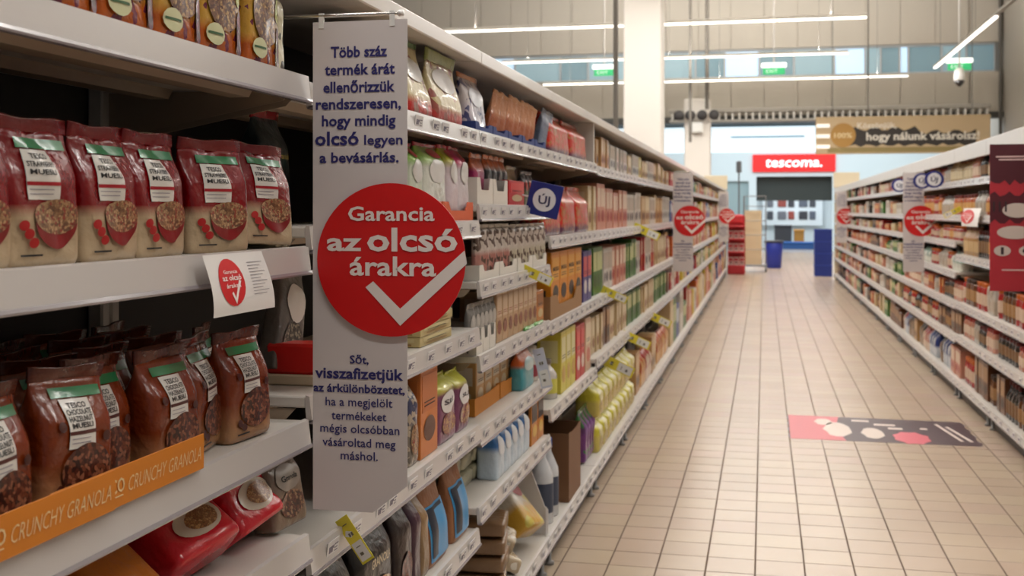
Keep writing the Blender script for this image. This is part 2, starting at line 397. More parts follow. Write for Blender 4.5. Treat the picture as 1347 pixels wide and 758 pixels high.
CAT = {'bag': 'bag', 'carton': 'box', 'bottle': 'bottle', 'jar': 'jar', 'tray': 'tray'}
ORD = 'first second third fourth fifth sixth seventh eighth ninth tenth eleventh twelfth thirteenth fourteenth fifteenth sixteenth seventeenth eighteenth nineteenth twentieth'.split()
FRESH = set()
def put(proto, x, y, z, rz, label, cat, group=None, rx=0, ry=0):
    if proto.name in FRESH: o = copy_tree(proto)
    else: o = proto; FRESH.add(proto.name)
    if rx or ry:
        e0 = Matrix.Rotation(rx, 4, 'X') @ Matrix.Rotation(ry, 4, 'Y'); ms = [c for c in [proto] + list(proto.children) if c.type == 'MESH'][:2]
        z += .0012 - min((e0 @ v.co).z for m_ in ms for v in m_.data.vertices)
    o.location = (x, y, z); e = Matrix.Rotation(rz, 4, 'Z') @ Matrix.Rotation(rx, 4, 'X') @ Matrix.Rotation(ry, 4, 'Y')
    o.rotation_euler = e.to_euler(); tag(o, label, cat, group)
    if not group and 'group' in o: del o['group']
    return o
LX = -.86; RXF = 1.49
LB = [.74, 2.07, 3.42, 4.62, 5.95]
while LB[-1] < 26: LB.append(LB[-1] + 1.33)
ZL = [[1.74, 1.41, 1.076, .854, .5], [1.73, 1.45, 1.12, .82, .50], [1.73, 1.50, 1.26, 1.03, .80, .56], [1.73, 1.375, 1.02, .66]]
ZF = [1.72, 1.375, 1.02, .70]
def row(px0, px1, z, ytop, n, make, label, cat, group=None, X=-.885, d=.1, side=1, fill=.96, jit=.0, lean=0, rz=0, ry=0):
    """n packs side by side between two photo columns on the shelf plane; heights read off the photo"""
    y0, y1 = Yat(px0, X), Yat(px1, X)
    if y0 > y1: y0, y1 = y1, y0
    pitch = (y1 - y0) / n; w = pitch * fill
    pxr = px0; h = Zat(ytop, X, Yat(pxr, X)) - z
    ym = (y0 + y1) / 2
    if side > 0:
        bi = max(i for i in range(len(LB)) if LB[i] <= ym); y0 = max(y0, LB[bi] + .012); y1 = min(y1, LB[bi + 1] - .012); pitch = (y1 - y0) / n; w = pitch * fill; up = [q for q in (ZL[bi] if bi < 4 else ZF) if q > z + .06]
        h = min(h, (min(up) - .052 if up else 1.94) - z - .004)
    p = make(w, h, d); c0 = X - side * d / 2; out = []
    for i in range(n):
        y = y0 + pitch * (i + .5)
        lb = label if n == 1 else '%s, %s from the near end' % (label, ORD[i])
        out.append(put(p, c0 + R.uniform(-jit, jit), y, z + .001, side * PI / 2 + rz + R.uniform(-1, 1) * jit * 4, lb, cat, group, lean, ry))
    return out, (w, h)
# ---------------------------------------------------------------- floor
TM = tile_mat(); GROUT = M((84, 64, 50), .85)
X0T = -.036 - .2 * 4; Y0T = 4.748 - .2 * 2; G = .0027
fl = obj('floor', MB().box(-12, 6.9, -3, 62, -.12, -.0015), GROUT); tag(fl, kind='structure')
def tile_mb(x, y, s=.2):
    mb = MB(); a, b = G, s - G; c = .0012; zt = 0
    mb.add([(x + a, y + a, -.002), (x + b, y + a, -.002), (x + b, y + b, -.002), (x + a, y + b, -.002),
            (x + a + c, y + a + c, zt), (x + b - c, y + a + c, zt), (x + b - c, y + b - c, zt), (x + a + c, y + b - c, zt)],
           [(4, 5, 6, 7), (0, 1, 5, 4), (1, 2, 6, 5), (2, 3, 7, 6), (3, 0, 4, 7)]); return mb
t0 = obj('tile', tile_mb(0, 0), TM, fl); first = True
for j in range(25):
    for i in range(12):
        t = t0 if first else t0.copy()
        if not first: COL.objects.link(t)
        first = False; t.parent = fl; t.location = (X0T + .2 * i, Y0T + .2 * j, R.uniform(-.0002, .0002))
rest = MB()
for j in range(-24, 190):
    for i in range(-6, 22):
        if 0 <= i < 12 and 0 <= j < 25: continue
        q = tile_mb(X0T + .2 * i, Y0T + .2 * j); rest.add(q.v, q.f)
tag(obj('tile_field', rest, TM, fl), 'beige square tiles farther down the aisle and under shelves', kind='stuff')
# polished passage floor beyond the tiles
tag(obj('floor_far', MB().box(-12, 6.9, Y0T + .2 * 190, 62, -.0015, 0), M((176, 170, 164), .22)), kind='structure')
# ---------------------------------------------------------------- building shell
WALLC = M((196, 189, 177), .8, b=(6, .05))
YW = 36.0
wf = obj('wall_far', MB().box(-14, 6.9, YW + .02, YW + .4, 6.50, 8.7).box(-14, 6.9, YW + .02, YW + .4, 4.42, 5.62), WALLC); tag(wf, kind='structure')
pz = [obj('wall_panel', MB().rbox(.008, .992, 0, .03, 6.5, 8.7, .006), WALLC, wf), obj('wall_panel', MB().rbox(.008, .992, 0, .03, 4.42, 5.62, .006), WALLC, wf)]
for k in range(21):
    for q in pz:
        c = q if k == 0 else q.copy()
        if k: COL.objects.link(c); c.parent = wf
        c.location = (-14 + k * 1.0 - (.1 if k == 20 else 0), YW - .015, 0)
tag(obj('wall_right', MB().box(6.9, 7.2, -3, 62, 0, 8.7), M((168, 162, 152), .8)), kind='structure')
tag(obj('ceiling', MB().box(-14, 6.9, -3, YW + .4, 8.7, 8.9), M((222, 218, 210), .8)), kind='structure')
tag(obj('trim_corner_pipe', MB().tube((6.8, YW - .1, 4.4), (6.8, YW - .1, 8.7), .05).tube((6.8, YW - .1, 0), (6.8, YW - .1, 4.4), .05), M((96, 92, 86), .5)), kind='structure')
# clerestory window band
GL = [M((150, 178, 188), .12, 0, .3, None, .35), M((186, 214, 236), .12, 0, .3, None, .75), M((128, 158, 170), .12, 0, .3, None, .25)]
FRM = M((196, 202, 206), .5)
xs = [-12, -10.2, -8.6, -7.9, -6.4, -5.5, -4.2, -3.6, -2.1, -1.2, -.15, .9, 2.1, 3.0, 3.45, 4.0, 4.25, 5.2, 5.9, 6.7]
for i in range(len(xs) - 1):
    a, b = xs[i], xs[i + 1]
    wn = obj('window_%d' % (i + 1), MB().box(a + .03, b - .03, YW + .22, YW + .24, 5.68, 6.44), GL[1 if i in (2, 6, 9, 12, 15) else (0 if i % 2 else 2)]); tag(wn, kind='structure')
    f = MB().box(a, b, YW + .16, YW + .3, 5.62, 5.68).box(a, b, YW + .16, YW + .3, 6.44, 6.5).box(a, a + .03, YW + .16, YW + .3, 5.68, 6.44).box(b - .03, b, YW + .16, YW + .3, 5.68, 6.44)
    obj('window_frame', f, FRM, wn)
tag(obj('trim_lintel', MB().box(-14, 6.9, YW - .1, YW + .4, 4.25, 4.42), M((84, 84, 82), .6)), kind='structure')
# columns
def column(px0, px1, Y, label, cat='column', top=8.695):
    xa, xb = Xat(px0, Y), Xat(px1, Y); t = thing('column', label, cat, ((xa + xb) / 2, Y + (xb - xa) / 2, 0)); w = (xb - xa) / 2
    obj('column_shaft', MB().rbox(-w, w, -w, w, 0, top, .02), M((226, 220, 212), .6), t)
    obj('corner_guard', MB().rbox(-w - .01, w + .01, -w - .01, w + .01, 0, 1.2, .02), M((190, 188, 184), .4), t); return t
column(820, 870, 17.6, 'wide white square column rising behind the left shelving run')
c2 = column(900, 934, 33.5, 'distant white column carrying a cluster of dark speakers', top=4.75)
xm = Xat(917, 33.2)
for k, (dx, lb) in enumerate([(-.52, 'leftmost'), (-.2, 'second'), (.14, 'third'), (.48, 'rightmost')]):
    t = thing('loudspeaker', '%s of the four dark round speakers high on the distant white column' % lb, 'speaker', (xm + dx, 33.35, 4.25), group='speakers on the distant column')
    obj('speaker_horn', MB().lathe([(.06, -.12), (.14, .0), (.15, .12), (.12, .14)], 14).xf(Matrix.Rotation(PI / 2, 4, 'X')), M((44, 40, 40), .5), t, True)
    obj('bracket', MB().box(-.03, .03, 0, .155, -.03, .03), M((120, 120, 118), .5), t)
tag(obj('junction_box', MB().rbox(xm - .16, xm + .16, 33.3, 33.505, 3.75, 4.05, .02), M((226, 226, 222), .4)), 'small white box fixed to the distant column below the speakers', 'box')
for px, Y, za, zb, r, lb in [(810, 15.5, 2.2, 8.7, .035, 'dark vertical conduit hanging just left of the wide white column'), (908, 32, 3.4, 8.7, .04, 'dark vertical pipe running down past the distant column, left one'),
                             (930, 33, 4.4, 8.7, .055, 'dark vertical pipe above the distant column, right one'), (1142, 30, 4.0, 8.7, .018, 'thin cable hanging in front of the window band')]:
    tag(obj('hanging_conduit', MB().tube((Xat(px, Y), Y, za), (Xat(px, Y), Y, zb), r), M((104, 98, 90), .6)), lb, 'pipe')
# lamps
EM = M((255, 250, 240), .4, emit=2.6)
def lamp(px0, px1, Y, Z, label, X0=None, X1=None, group='linear ceiling lamps', power=LAMP_W, up=2.7):
    xa, xb = (Xat(px0, Y), Xat(px1, Y)) if X0 is None else (X0, X1); L = xb - xa
    t = thing('linear_lamp', label, 'lamp', ((xa + xb) / 2, Y, Z), group=group)
    obj('lamp_housing', MB().rbox(-L / 2, L / 2, -.04, .04, .015, .07, .008), M((210, 205, 196), .5), t)
    n = max(1, round(L / 1.6))
    for k in range(n):
        a = -L / 2 + L * k / n; obj('diffuser', MB().rbox(a + .012, a + L / n - .012, -.036, .036, -.015, .015, .006), EM, t)
    for s in (-.42, 0, .42): obj('suspension_wire', MB().tube((L * s, 0, .07), (L * s, 0, 8.692 - Z), .004, 5), M((96, 92, 86), .5), t)
    area('lamp_light', (0, 0, -.03), L, .1, power * L / 8, (1, .97, .93), parent=t)
    area('added_uplight', (0, 0, .09), L, .06, power * up * L / 8, (1, .97, .93), rot=(PI, 0, 0), parent=t)  # added upward light, bounced off the ceiling to brighten the hall walls
    return t
lamp(584, 1141, 21.6, 5.0, 'nearest long glowing lamp crossing above the aisle, highest in view')
lamp(660, 1116, 27.0, 5.08, 'middle long glowing lamp crossing in front of the window band')
lamp(714, 1195, 31.2, 5.0, 'farthest long glowing lamp crossing just below the window band')
for k, (Y, lb) in enumerate([(.8, 'overhead'), (6, 'overhead'), (11, 'overhead'), (16, 'overhead')]):
    for s, (a, b) in enumerate([(-3.4, 4.2), (-11.5, -4.0)]):
        if s == 0 or Y > 5: lamp(0, 0, Y, 5.0, 'long lamp out of frame above the %s, %s row from the camera' % ('shelving aisle' if s == 0 else 'aisles on the left', ORD[k]), X0=a, X1=b, group='lamps out of frame', power=LAMP_W * (1.1 if k < 2 else 1), up=.8 if k < 2 else 2.7)
def lamp_y(X, Z, ya, yb, label):
    t = thing('linear_lamp', label, 'lamp', (X, (ya + yb) / 2, Z), PI / 2); L = yb - ya
    obj('lamp_housing', MB().rbox(-L / 2, L / 2, -.04, .04, .015, .07, .008), M((170, 165, 156), .5), t)
    for a, b in ((-L / 2, -.62 * L / 2 - .5), (-.38 * L / 2 , L / 2)) : obj('diffuser', MB().rbox(a + .01, b - .01, -.036, .036, -.015, .015, .006), EM, t)
    for s in (-.42, 0, .42): obj('suspension_wire', MB().tube((L * s, 0, .07), (L * s, 0, 8.692 - Z), .006, 5), M((120, 116, 108), .5), t)
    area('lamp_light', (0, 0, -.03), L, .1, LAMP_W * L / 8, (1, .97, .93), parent=t)
lamp_y(4.1, 5.0, 18.6, 29.6, 'long glowing lamp running along the right wall towards the exit sign')
# exit signs and the dome camera
for px, py, Y, lb in [(795, 92, 30.5, 'small green exit sign left of the wide white column'), (1018, 90, 30.5, 'small green exit sign hanging above the middle of the aisle'), (1262, 84, 30.5, 'small green exit sign by the right wall above the dome camera')]:
    x = Xat(px, Y); z = Zat(py, x, Y); t = thing('exit_sign', lb, 'sign', (x, Y, z), group='hanging exit signs')
    obj('lamp_bar', MB().rbox(-.32, .32, -.05, .05, .02, .14, .02), M((250, 252, 245), .4, emit=1.3), t)
    obj('sign_plate', MB().box(-.28, .28, -.012, .012, -.16, .02), M((60, 190, 120), .4, emit=.55), t)
    g = MB(); flat(g, shift(txt('EXIT', .3, .12), -.05, -.11), -.016); obj('lettering', g, M((235, 250, 240), .4, emit=.6), t)
    obj('hanging_rod', MB().tube((0, 0, .14), (0, 0, 8.7 - z), .02, 6), M((196, 192, 186), .5), t)
x = Xat(1262, 29.5); z = Zat(105, x, 29.5)
t = thing('dome_camera', 'white dome security camera with black lens hanging by the right wall', 'camera', (x, 29.5, z))
obj('camera_housing', MB().lathe([(.03, .3), (.1, .26), (.13, .1), (.13, -.02)], 16), M((236, 234, 230), .4), t, True)
obj('dark_dome', MB().lathe([(.12, -.02), (.11, -.08), (.07, -.14), (.02, -.17)], 16), M((24, 22, 24), .1, 0, 1), t, True)
obj('drop_pole', MB().tube((0, 0, .28), (0, 0, 8.7 - z), .022), M((220, 218, 214), .5), t)
# rolled up shutter grille above the exit
t = thing('security_grille', 'pale rolled up slatted grille running above the shop exit', 'grille', (0, YW - .6, 4.22)); obj('wall_fixing', MB().box(Xat(890, YW) , Xat(1296, YW), .38, .505, .1, .2), M((120, 120, 116), .5), t)
xa, xb = Xat(880, YW - .6), Xat(1304, YW - .6)
obj('grille_box', MB().rbox(xa, xb, 0, .4, .27, .40, .03), M((176, 172, 164), .5), t)
obj('grille_rail', MB().rbox(xa, xb, 0, .4, 0, .06, .02), M((190, 188, 182), .5), t)
n = 46; s0 = MB().rbox(-.03, .03, .02, .38, .06, .27, .01); so = obj('slat', s0, M((226, 224, 220), .4), t)
for k in range(n):
    c = so if k == 0 else so.copy()
    if k: COL.objects.link(c); c.parent = t
    c.location = (xa + .1 + (xb - xa - .2) * k / (n - 1), 0, 0)
# thank-you fascia
YF = YW - 1.0
xa, xb = Xat(1073, YF), Xat(1303, YF); za, zb = Zat(203, xa, YF), Zat(154, xa, YF)
t = thing('thank_you_sign', 'long beige fascia sign with black brush stroke and gold round emblem', 'sign', ((xa + xb) / 2, YF, za))
W = xb - xa; HH = zb - za; u = W / 230
obj('hanging_rods', MB().tube((-W * .4, .06, HH), (-W * .4, .06, 8.692 - za), .012, 6).tube((W * .4, .06, HH), (W * .4, .06, 8.692 - za), .012, 6), M((120, 118, 112), .5), t)
obj('sign_board', MB().rbox(-W / 2, W / 2, 0, .12, 0, HH, .01), M((196, 172, 136), .6, var=.05), t)
g = MB(); pts = [(-W / 2 + 46 * u, HH * .30)]
for k in range(24): pts.append((-W / 2 + (46 + k * 7.2) * u, HH * (.22 + .04 * math.sin(k * 2.3))))
for k in range(23, -1, -1): pts.append((-W / 2 + (46 + k * 7.2) * u, HH * (.66 + .06 * math.sin(k * 1.7) - (.10 if k > 12 else 0))))
g.add([(p[0], -.006, p[1]) for p in pts[1:]], [(i, i + 1, 47 - i - 1, 47 - i) for i in range(23)]); obj('brush_stroke', g, M((52, 46, 42), .6), t)
g = MB(); flat(g, rectp(-W / 2 + 16 * u, W / 2, HH * .04, HH * .17, 1, 1), -.004); obj('olive_band', g, M((150, 132, 84), .6), t)
g = MB(); flat(g, shift(txt('Köszönjük,', 52 * u, 11 * u, .02), -W / 2 + 82 * u, HH * .68), -.012); flat(g, shift(txt('hogy nálunk vásárolsz!', 148 * u, 15 * u, .03), -W / 2 + 142 * u, HH * .36), -.012)
obj('lettering', g, M((232, 226, 214), .5), t)
g = MB(); flat(g, ellp(-W / 2 + 37 * u, HH * .5, 17 * u, 17 * u), -.014); obj('gold_emblem', g, M((176, 132, 62), .5), t)
g = MB(); flat(g, shift(txt('100%', 24 * u, 10 * u, .02), -W / 2 + 37 * u, HH * .43), -.018); obj('emblem_lettering', g, M((226, 206, 160), .5), t)
for k in range(3):
    g = MB().box(-W / 2 + 1 * u, -W / 2 + 19 * u, -.05, 0, HH * (.15 + .28 * k), HH * (.15 + .28 * k) + 5 * u); obj('lit_slot', g, M((240, 236, 228), .5, emit=.5), t)
# ---------------------------------------------------------------- mall passage and shop opposite
YS = 45.0
def SX(px): return Xat(px, YS)
def SZ(py): return Zat(py, Xat(1045, YS), YS)
MW = M((214, 226, 230), .5)
sf = MB(); o0, o1 = SX(995), SX(1095); zt = SZ(232)
sf.box(SX(985), o0, YS, YS + .3, 0, zt); sf.box(o1, SX(1345), YS, YS + .3, 0, SZ(200)); sf.box(SX(925), o1, YS, YS + .3, zt, SZ(200)); sf.box(-13, SX(925), YS, YS + .3, 0, SZ(200)); sf.box(SX(925), SX(950), YS, YS + .3, 0, zt); sf.box(SX(950), SX(985), YS, YS + .3, SZ(238), zt)
tag(obj('wall_shopfront', sf, MW), kind='structure')
tag(obj('window_30', MB().box(SX(950), SX(985), YS + .1, YS + .13, 0, SZ(238)), M((150, 172, 176), .1, 0, .5)), kind='structure')
wb = obj('window_31', MB().box(-13, 6.9, YS + 1.2, YS + 1.24, SZ(200), SZ(160)), M((222, 238, 246), .3, emit=.95)); tag(wb, kind='structure')
obj('window_frame', MB().box(-13, 6.9, YS + 1.1, YS + 1.2, SZ(163), SZ(160)).box(-13, 6.9, YS + 1.1, YS + 1.2, SZ(200), SZ(200) + .06).box(SX(960), SX(1060), YS + 1.1, YS + 1.18, SZ(178), SZ(176)), M((150, 176, 190), .5), wb)
tag(obj('trim_passage_soffit', MB().box(-13, 6.9, YS - .6, YS + 3, SZ(159), SZ(159) + .4), M((120, 122, 122), .6)), kind='structure')
# shop interior
tag(obj('wall_shop_back', MB().box(o0 - .3, o1 + .3, YS + 3.2, YS + 3.3, 0, zt), M((222, 232, 236), .5)), kind='structure')
tag(obj('trim_shop_ceiling', MB().box(o0 - .3, o1 + .3, YS + .3, YS + 3.3, zt, zt + .1), M((60, 66, 62), .6)), kind='structure')
tag(obj('trim_shop_side', MB().box(o0 - .4, o0 - .3, YS + .3, YS + 3.3, 0, zt).box(o1 + .3, o1 + .4, YS + .3, YS + 3.3, 0, zt), M((206, 214, 216), .6)), kind='structure')
tag(obj('trim_dark_header', MB().box(o0, o1, YS + .32, YS + .4, SZ(264), zt), M((50, 56, 54), .4)), kind='structure')
t = thing('shop_sign', 'bright red shop sign with white lettering across the mall', 'sign', ((SX(990) + SX(1099)) / 2, YS - .1, SZ(226)))
W = SX(1099) - SX(990); HH = SZ(203) - SZ(226)
obj('sign_box', MB().rbox(-W / 2, W / 2, 0, .1, 0, HH, .02), M((222, 36, 36), .4, emit=.55), t)
g = MB(); flat(g, shift(txt('tescoma.', W * .68, HH * .80, .012, .15), 0, HH * .28), -.02); obj('lettering', g, M((255, 250, 250), .4, emit=1), t)
t = thing('wall_display', 'white wall rack with small dark utensils in the shop across the mall', 'shelf', ((o0 + o1) / 2, YS + 3.0, .9))
obj('rack_panel', MB().box(-1.2, 1.2, 0, .05, 0, 1.25), M((226, 234, 238), .5), t)
for r in range(2):
    for c in range(5):
        obj('utensil_card', MB().rbox(-1.0 + c * .42, -.76 + c * .42 + .1 * (c % 2), -.06, 0, .25 + r * .5, .58 + r * .5, .02), M([(70, 72, 80), (110, 112, 120), (150, 70, 60), (60, 60, 66), (90, 96, 110)][(c + r) % 5], .5), t)
for px0, px1, py, col, lb in [(1028, 1080, 318, (40, 96, 168), 'blue low display table in the shop across the mall'), (1018, 1042, 296, (70, 70, 76), 'dark small counter in the shop across the mall'), (1044, 1058, 302, (214, 150, 60), 'yellow boxed item standing in the shop across the mall')]:
    Y = YS + (.9 if col[2] > 100 else 2.0); xa, xb = Xat(px0, Y), Xat(px1, Y); hh = max(.2, Zat(py, xa, Y))
    t = thing('shop_display', lb, 'display', ((xa + xb) / 2, Y, 0)); w = (xb - xa) / 2
    obj('display_top', MB().rbox(-w, w, -.3, .3, hh - .06, hh, .01), M(col, .5), t); obj('display_base', MB().rbox(-w * .94, w * .94, -.26, .26, 0, hh - .06, .01), M(tuple(int(c * .8) for c in col), .5), t)
# ---------------------------------------------------------------- shelving
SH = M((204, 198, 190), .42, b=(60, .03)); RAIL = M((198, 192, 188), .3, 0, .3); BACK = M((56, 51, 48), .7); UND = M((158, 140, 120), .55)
TAGW = M((216, 213, 212), .4); TAGD = M((112, 106, 122), .5)
D_SH = .46
def tag_mb():
    b = MB().box(-.032, .032, -.0018, 0, 0, .034, 0); b.box(-.022, -.014, -.0024, -.0018, .011, .024, 1); b.box(-.011, -.003, -.0024, -.0018, .011, .024, 1); b.box(.0, .004, -.0024, -.0018, .018, .024, 1); b.box(.008, .026, -.0024, -.0018, .022, .0245, 1); b.box(.008, .022, -.0024, -.0018, .015, .017, 1); b.box(.008, .024, -.0024, -.0018, .009, .011, 1); return b
TAGP = tag_mb()
def bay(side, ya, yb, zs, label, near, tagn=6, fascia=.03):
    """one bay of shelving; local frame: origin at the front edge line on the floor, width along x, front towards -y"""
    L = yb - ya; xf = LX if side > 0 else RXF
    t = thing('shelving_bay', label, 'shelving', (xf, (ya + yb) / 2, 0), side * PI / 2, group='shelving bays of the %s run' % ('left' if side > 0 else 'right'))
    w = L / 2 - .002
    obj('back_panel', MB().box(-w, w, D_SH, D_SH + .02, .1, 1.965), BACK, t)
    for s in (-1, 1): obj('upright', MB().rbox(s * w - (.03 if s > 0 else 0), s * w + (.03 if s < 0 else 0), D_SH - .035, D_SH - .002, .02, 1.965, .004), SH, t)
    obj('canopy', MB().rbox(-w, w, 0, D_SH, 1.945, 1.965, .004), SH, t)
    obj('canopy_fascia', MB().rbox(-w, w, -.008, .0, 1.965 - fascia, 1.975, .003), M((214, 208, 202), .35, 0, .2), t)
    for z in zs + [.14]:
        base = z < .2
        s = obj('shelf', MB().rbox(-w, w, .008, D_SH - .036, z - .022, z, .003), SH, t)
        a = .048
        r = MB().prism([(.008, z + .003), (0, z + .001), (-.006, z - a), (.006, z - a - .002), (.008, z - .024)], 'x', -w, w)
        obj('price_rail', r, RAIL, s)
        r = MB().prism([(-.0075, z - a + .004), (-.0095, z - a - .001), (-.0085, z - a - .004), (.004, z - a - .004), (.004, z - a + .001)], 'x', -w, w)
        obj('rail_lip', r, M((150, 142, 146), .25, 0, .5), s)
        if base:
            obj('kick_plate', MB().box(-w, w, .03, .045, .012, z - .024), M((70, 64, 60), .6), t)
            for k in (-1, 1): obj('foot', MB().lathe([(.022, 0), (.022, .012), (.01, .014), (.01, .1)], 10, k * (w - .08), .02), M((120, 116, 112), .4), t, True)
        elif near:
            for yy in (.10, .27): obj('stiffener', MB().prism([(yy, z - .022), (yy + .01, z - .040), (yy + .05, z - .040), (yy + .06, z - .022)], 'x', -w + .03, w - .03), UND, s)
        if not base:
            for k in (-1, 1):
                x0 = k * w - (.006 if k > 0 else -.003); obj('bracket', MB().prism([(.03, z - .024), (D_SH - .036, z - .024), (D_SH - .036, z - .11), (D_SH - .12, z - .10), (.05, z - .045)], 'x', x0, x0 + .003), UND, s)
        if near and tagn:
            n = tagn; lab0 = None
            for k in range(n):
                if lab0 is None: lab = lab0 = obj('price_label', TAGP, [TAGW, TAGD], s)
                else: lab = lab0.copy(); COL.objects.link(lab); lab.parent = s
                lab.location = (-w + (k + .5 + R.uniform(-.25, .25)) * 2 * w / n, -.0018, z - .041); lab.rotation_euler = (.122 - .0, 0, 0)
        elif tagn:
            q = MB()
            for k in range(tagn):
                c = -w + (k + .5 + R.uniform(-.25, .25)) * 2 * w / tagn
                q.add([(v[0] + c, v[1] - .004, v[2] + z - .041) for v in TAGP.v], TAGP.f); q.m[-len(TAGP.m):] = TAGP.m
            tag(obj('price_labels', q, [TAGW, TAGD], s), kind='stuff')
    return t
for i in range(len(LB) - 1):
    nm = 'nearest bay with muesli and granola bags' if i == 0 else '%s bay from the camera' % ORD[i] if i < 19 else 'last bay'
    bay(1, LB[i], LB[i + 1], ZL[i] if i < 4 else ZF, 'white metal shelving, left run, %s' % nm, i < 4, 0 if i == 0 else 9 if i < 4 else 7)
YLE = LB[-1]
RB = [5.65, 6.98, 8.31, 9.64]
while RB[-1] < 24.3: RB.append(RB[-1] + 1.33)
ZR1 = [1.72, 1.45, 1.14, .76, .50]; ZR2 = [1.72, 1.45, 1.24, .995, .75, .48]
for i in range(len(RB) - 1):
    bay(-1, RB[i], RB[i + 1], ZR1 if i < 3 else ZR2, 'white metal shelving, right run, %s bay from the camera' % ORD[i], False, 7, .1)
YRE = RB[-1]
# end panels
for x0, x1, Y, lb in [(LX - .5, LX, YLE + .04, 'cream end panel closing the far end of the left run'), (RXF, RXF + .5, YRE + .04, 'cream end panel closing the far end of the right run')]:
    t = thing('end_panel', lb, 'panel', ((x0 + x1) / 2, Y, 0))
    obj('panel_board', MB().rbox(-.25, .25, 0, .03, 0, 2.0, .004), M((206, 192, 164), .6), t); obj('panel_header', MB().rbox(-.27, .27, -.01, .04, 2.0, 2.32, .006), M((214, 200, 172), .6), t)
# ---------------------------------------------------------------- near bay 1 products
# top shelf: fruit muesli bags
def fruit_bag(w, h, d):
    return gen_bag(w, h, d, ((196, 150, 60), (176, 84, 26), (150, 60, 40), None), True, 'muesli_bag', split=.26, taper=.72, pic=None, blot=(75, .82, (110, 40, 60)), badge=(206, 204, 160), rough=.22)
yy = Yat(96, -.885); pf = None
FB = [(52, 128), (130, 206), (207, 264), (265, 317), (318, 373)]
for k, (a, b) in enumerate(FB):
    ya, yb = Yat(a + 5, -.885), Yat(b + 5, -.885)
    if pf is None:
        pf = fruit_bag(.142, .195, .07)
        bg = Bag(.142, .195, .07, SEED[0], .0025, .72, .08)
        obj('nut_picture', bg.dec(ellp(.002, .098, .056, .056), .002), grains([(150, 104, 62), (190, 150, 96), (120, 76, 54), (90, 50, 40)], 190), pf, True)
        obj('grape_picture', bg.dec(ellp(.052, .045, .014, .038), .0032), grains([(96, 30, 54), (130, 50, 76), (70, 24, 44)], 120), pf, True)
        obj('leaf_picture', bg.dec(ellp(.048, .12, .012, .03), .003), M((176, 178, 84), .35, 0, .4), pf, True)
    put(pf, -.924, (ya + yb) / 2, 1.741, PI / 2 + R.uniform(-.06, .06), 'orange fruit and nut muesli bag on the top shelf, %s from the left' % ORD[k], 'bag', 'fruit muesli bags on the near top shelf')
p = gen_bag(.11, .19, .07, ((60, 66, 50), (40, 60, 40), (50, 60, 44), None), True, 'cereal_bag', taper=.7)
put(p, -.95, 1.90, 1.741, PI / 2, 'dark green bag beside the orange muesli bags on the top shelf', 'bag')
p = gen_bag(.10, .195, .06, ((196, 186, 152), (206, 196, 164), (180, 170, 140), None), True, 'cereal_bag', taper=.7, blot=(60, .85, (60, 56, 50)))
put(p, -.93, 2.005, 1.741, PI / 2, 'pale beige bag with dark print by the banner rod on the top shelf', 'bag')
# strawberry muesli on the second shelf
ps = muesli_bag(.142, .19, .064, 'straw')
for k, (px, x, rz, ry, lb) in enumerate([(-20, -.926, 0, 0, 'red strawberry muesli bag cut by the left picture edge'), (72, -.924, -.04, 0, 'large red strawberry muesli bag at the left, green band'), (158, -.924, .02, 0, 'red strawberry muesli bag, second whole one from the left'),
        (224, -.925, 0, 0, 'red strawberry muesli bag, third whole one from the left'), (296, -.915, -.30, 0, 'red strawberry muesli bag turned towards the aisle above the paper notice')]):
    put(ps, x, Yat(px, -.885), 1.411, PI / 2 + rz, lb, 'bag', 'strawberry muesli bags')
put(ps, -.985, 1.905, 1.411, PI / 2 + .05, 'red strawberry muesli bag slumped behind the fifth one', 'bag', 'strawberry muesli bags', rx=-.05, ry=-.08)
put(ps, -.925, 1.985, 1.411, PI / 2 - .25, 'red strawberry muesli bag at the right end beside the banner', 'bag', 'strawberry muesli bags', rx=-.08, ry=.05)
for k, Y in enumerate([1.16, 1.32, 1.49, 1.64]):
    put(ps, -1.05, Y, 1.411, PI / 2 + R.uniform(-.1, .1), 'red muesli bag in the shaded second row, %s from the left' % ORD[k], 'bag', 'strawberry muesli bags')
p = gen_bag(.13, .205, .07, ((186, 172, 146), (170, 158, 134), (176, 164, 140), None), True, 'cereal_bag')
put(p, -1.045, 1.79, 1.411, PI / 2, 'plain beige bag standing behind the red muesli bags', 'bag')
p = gen_bag(.14, .25, .08, ((24, 40, 44), (18, 28, 32), (150, 26, 36), None, (190, 170, 96)), True, 'cereal_bag', text='Granola')
put(p, -1.06, 2.30, 1.451, PI / 2, 'dark teal granola bag with gold script behind the last strawberry bag', 'bag')
p = carton(.05, .035, .10, ((190, 176, 150), (180, 168, 140), (60, 56, 50)), True, 'carton'); put(p, -.95, 2.035, 1.411, PI / 2, 'small cream box low at the right end of the second shelf', 'box')
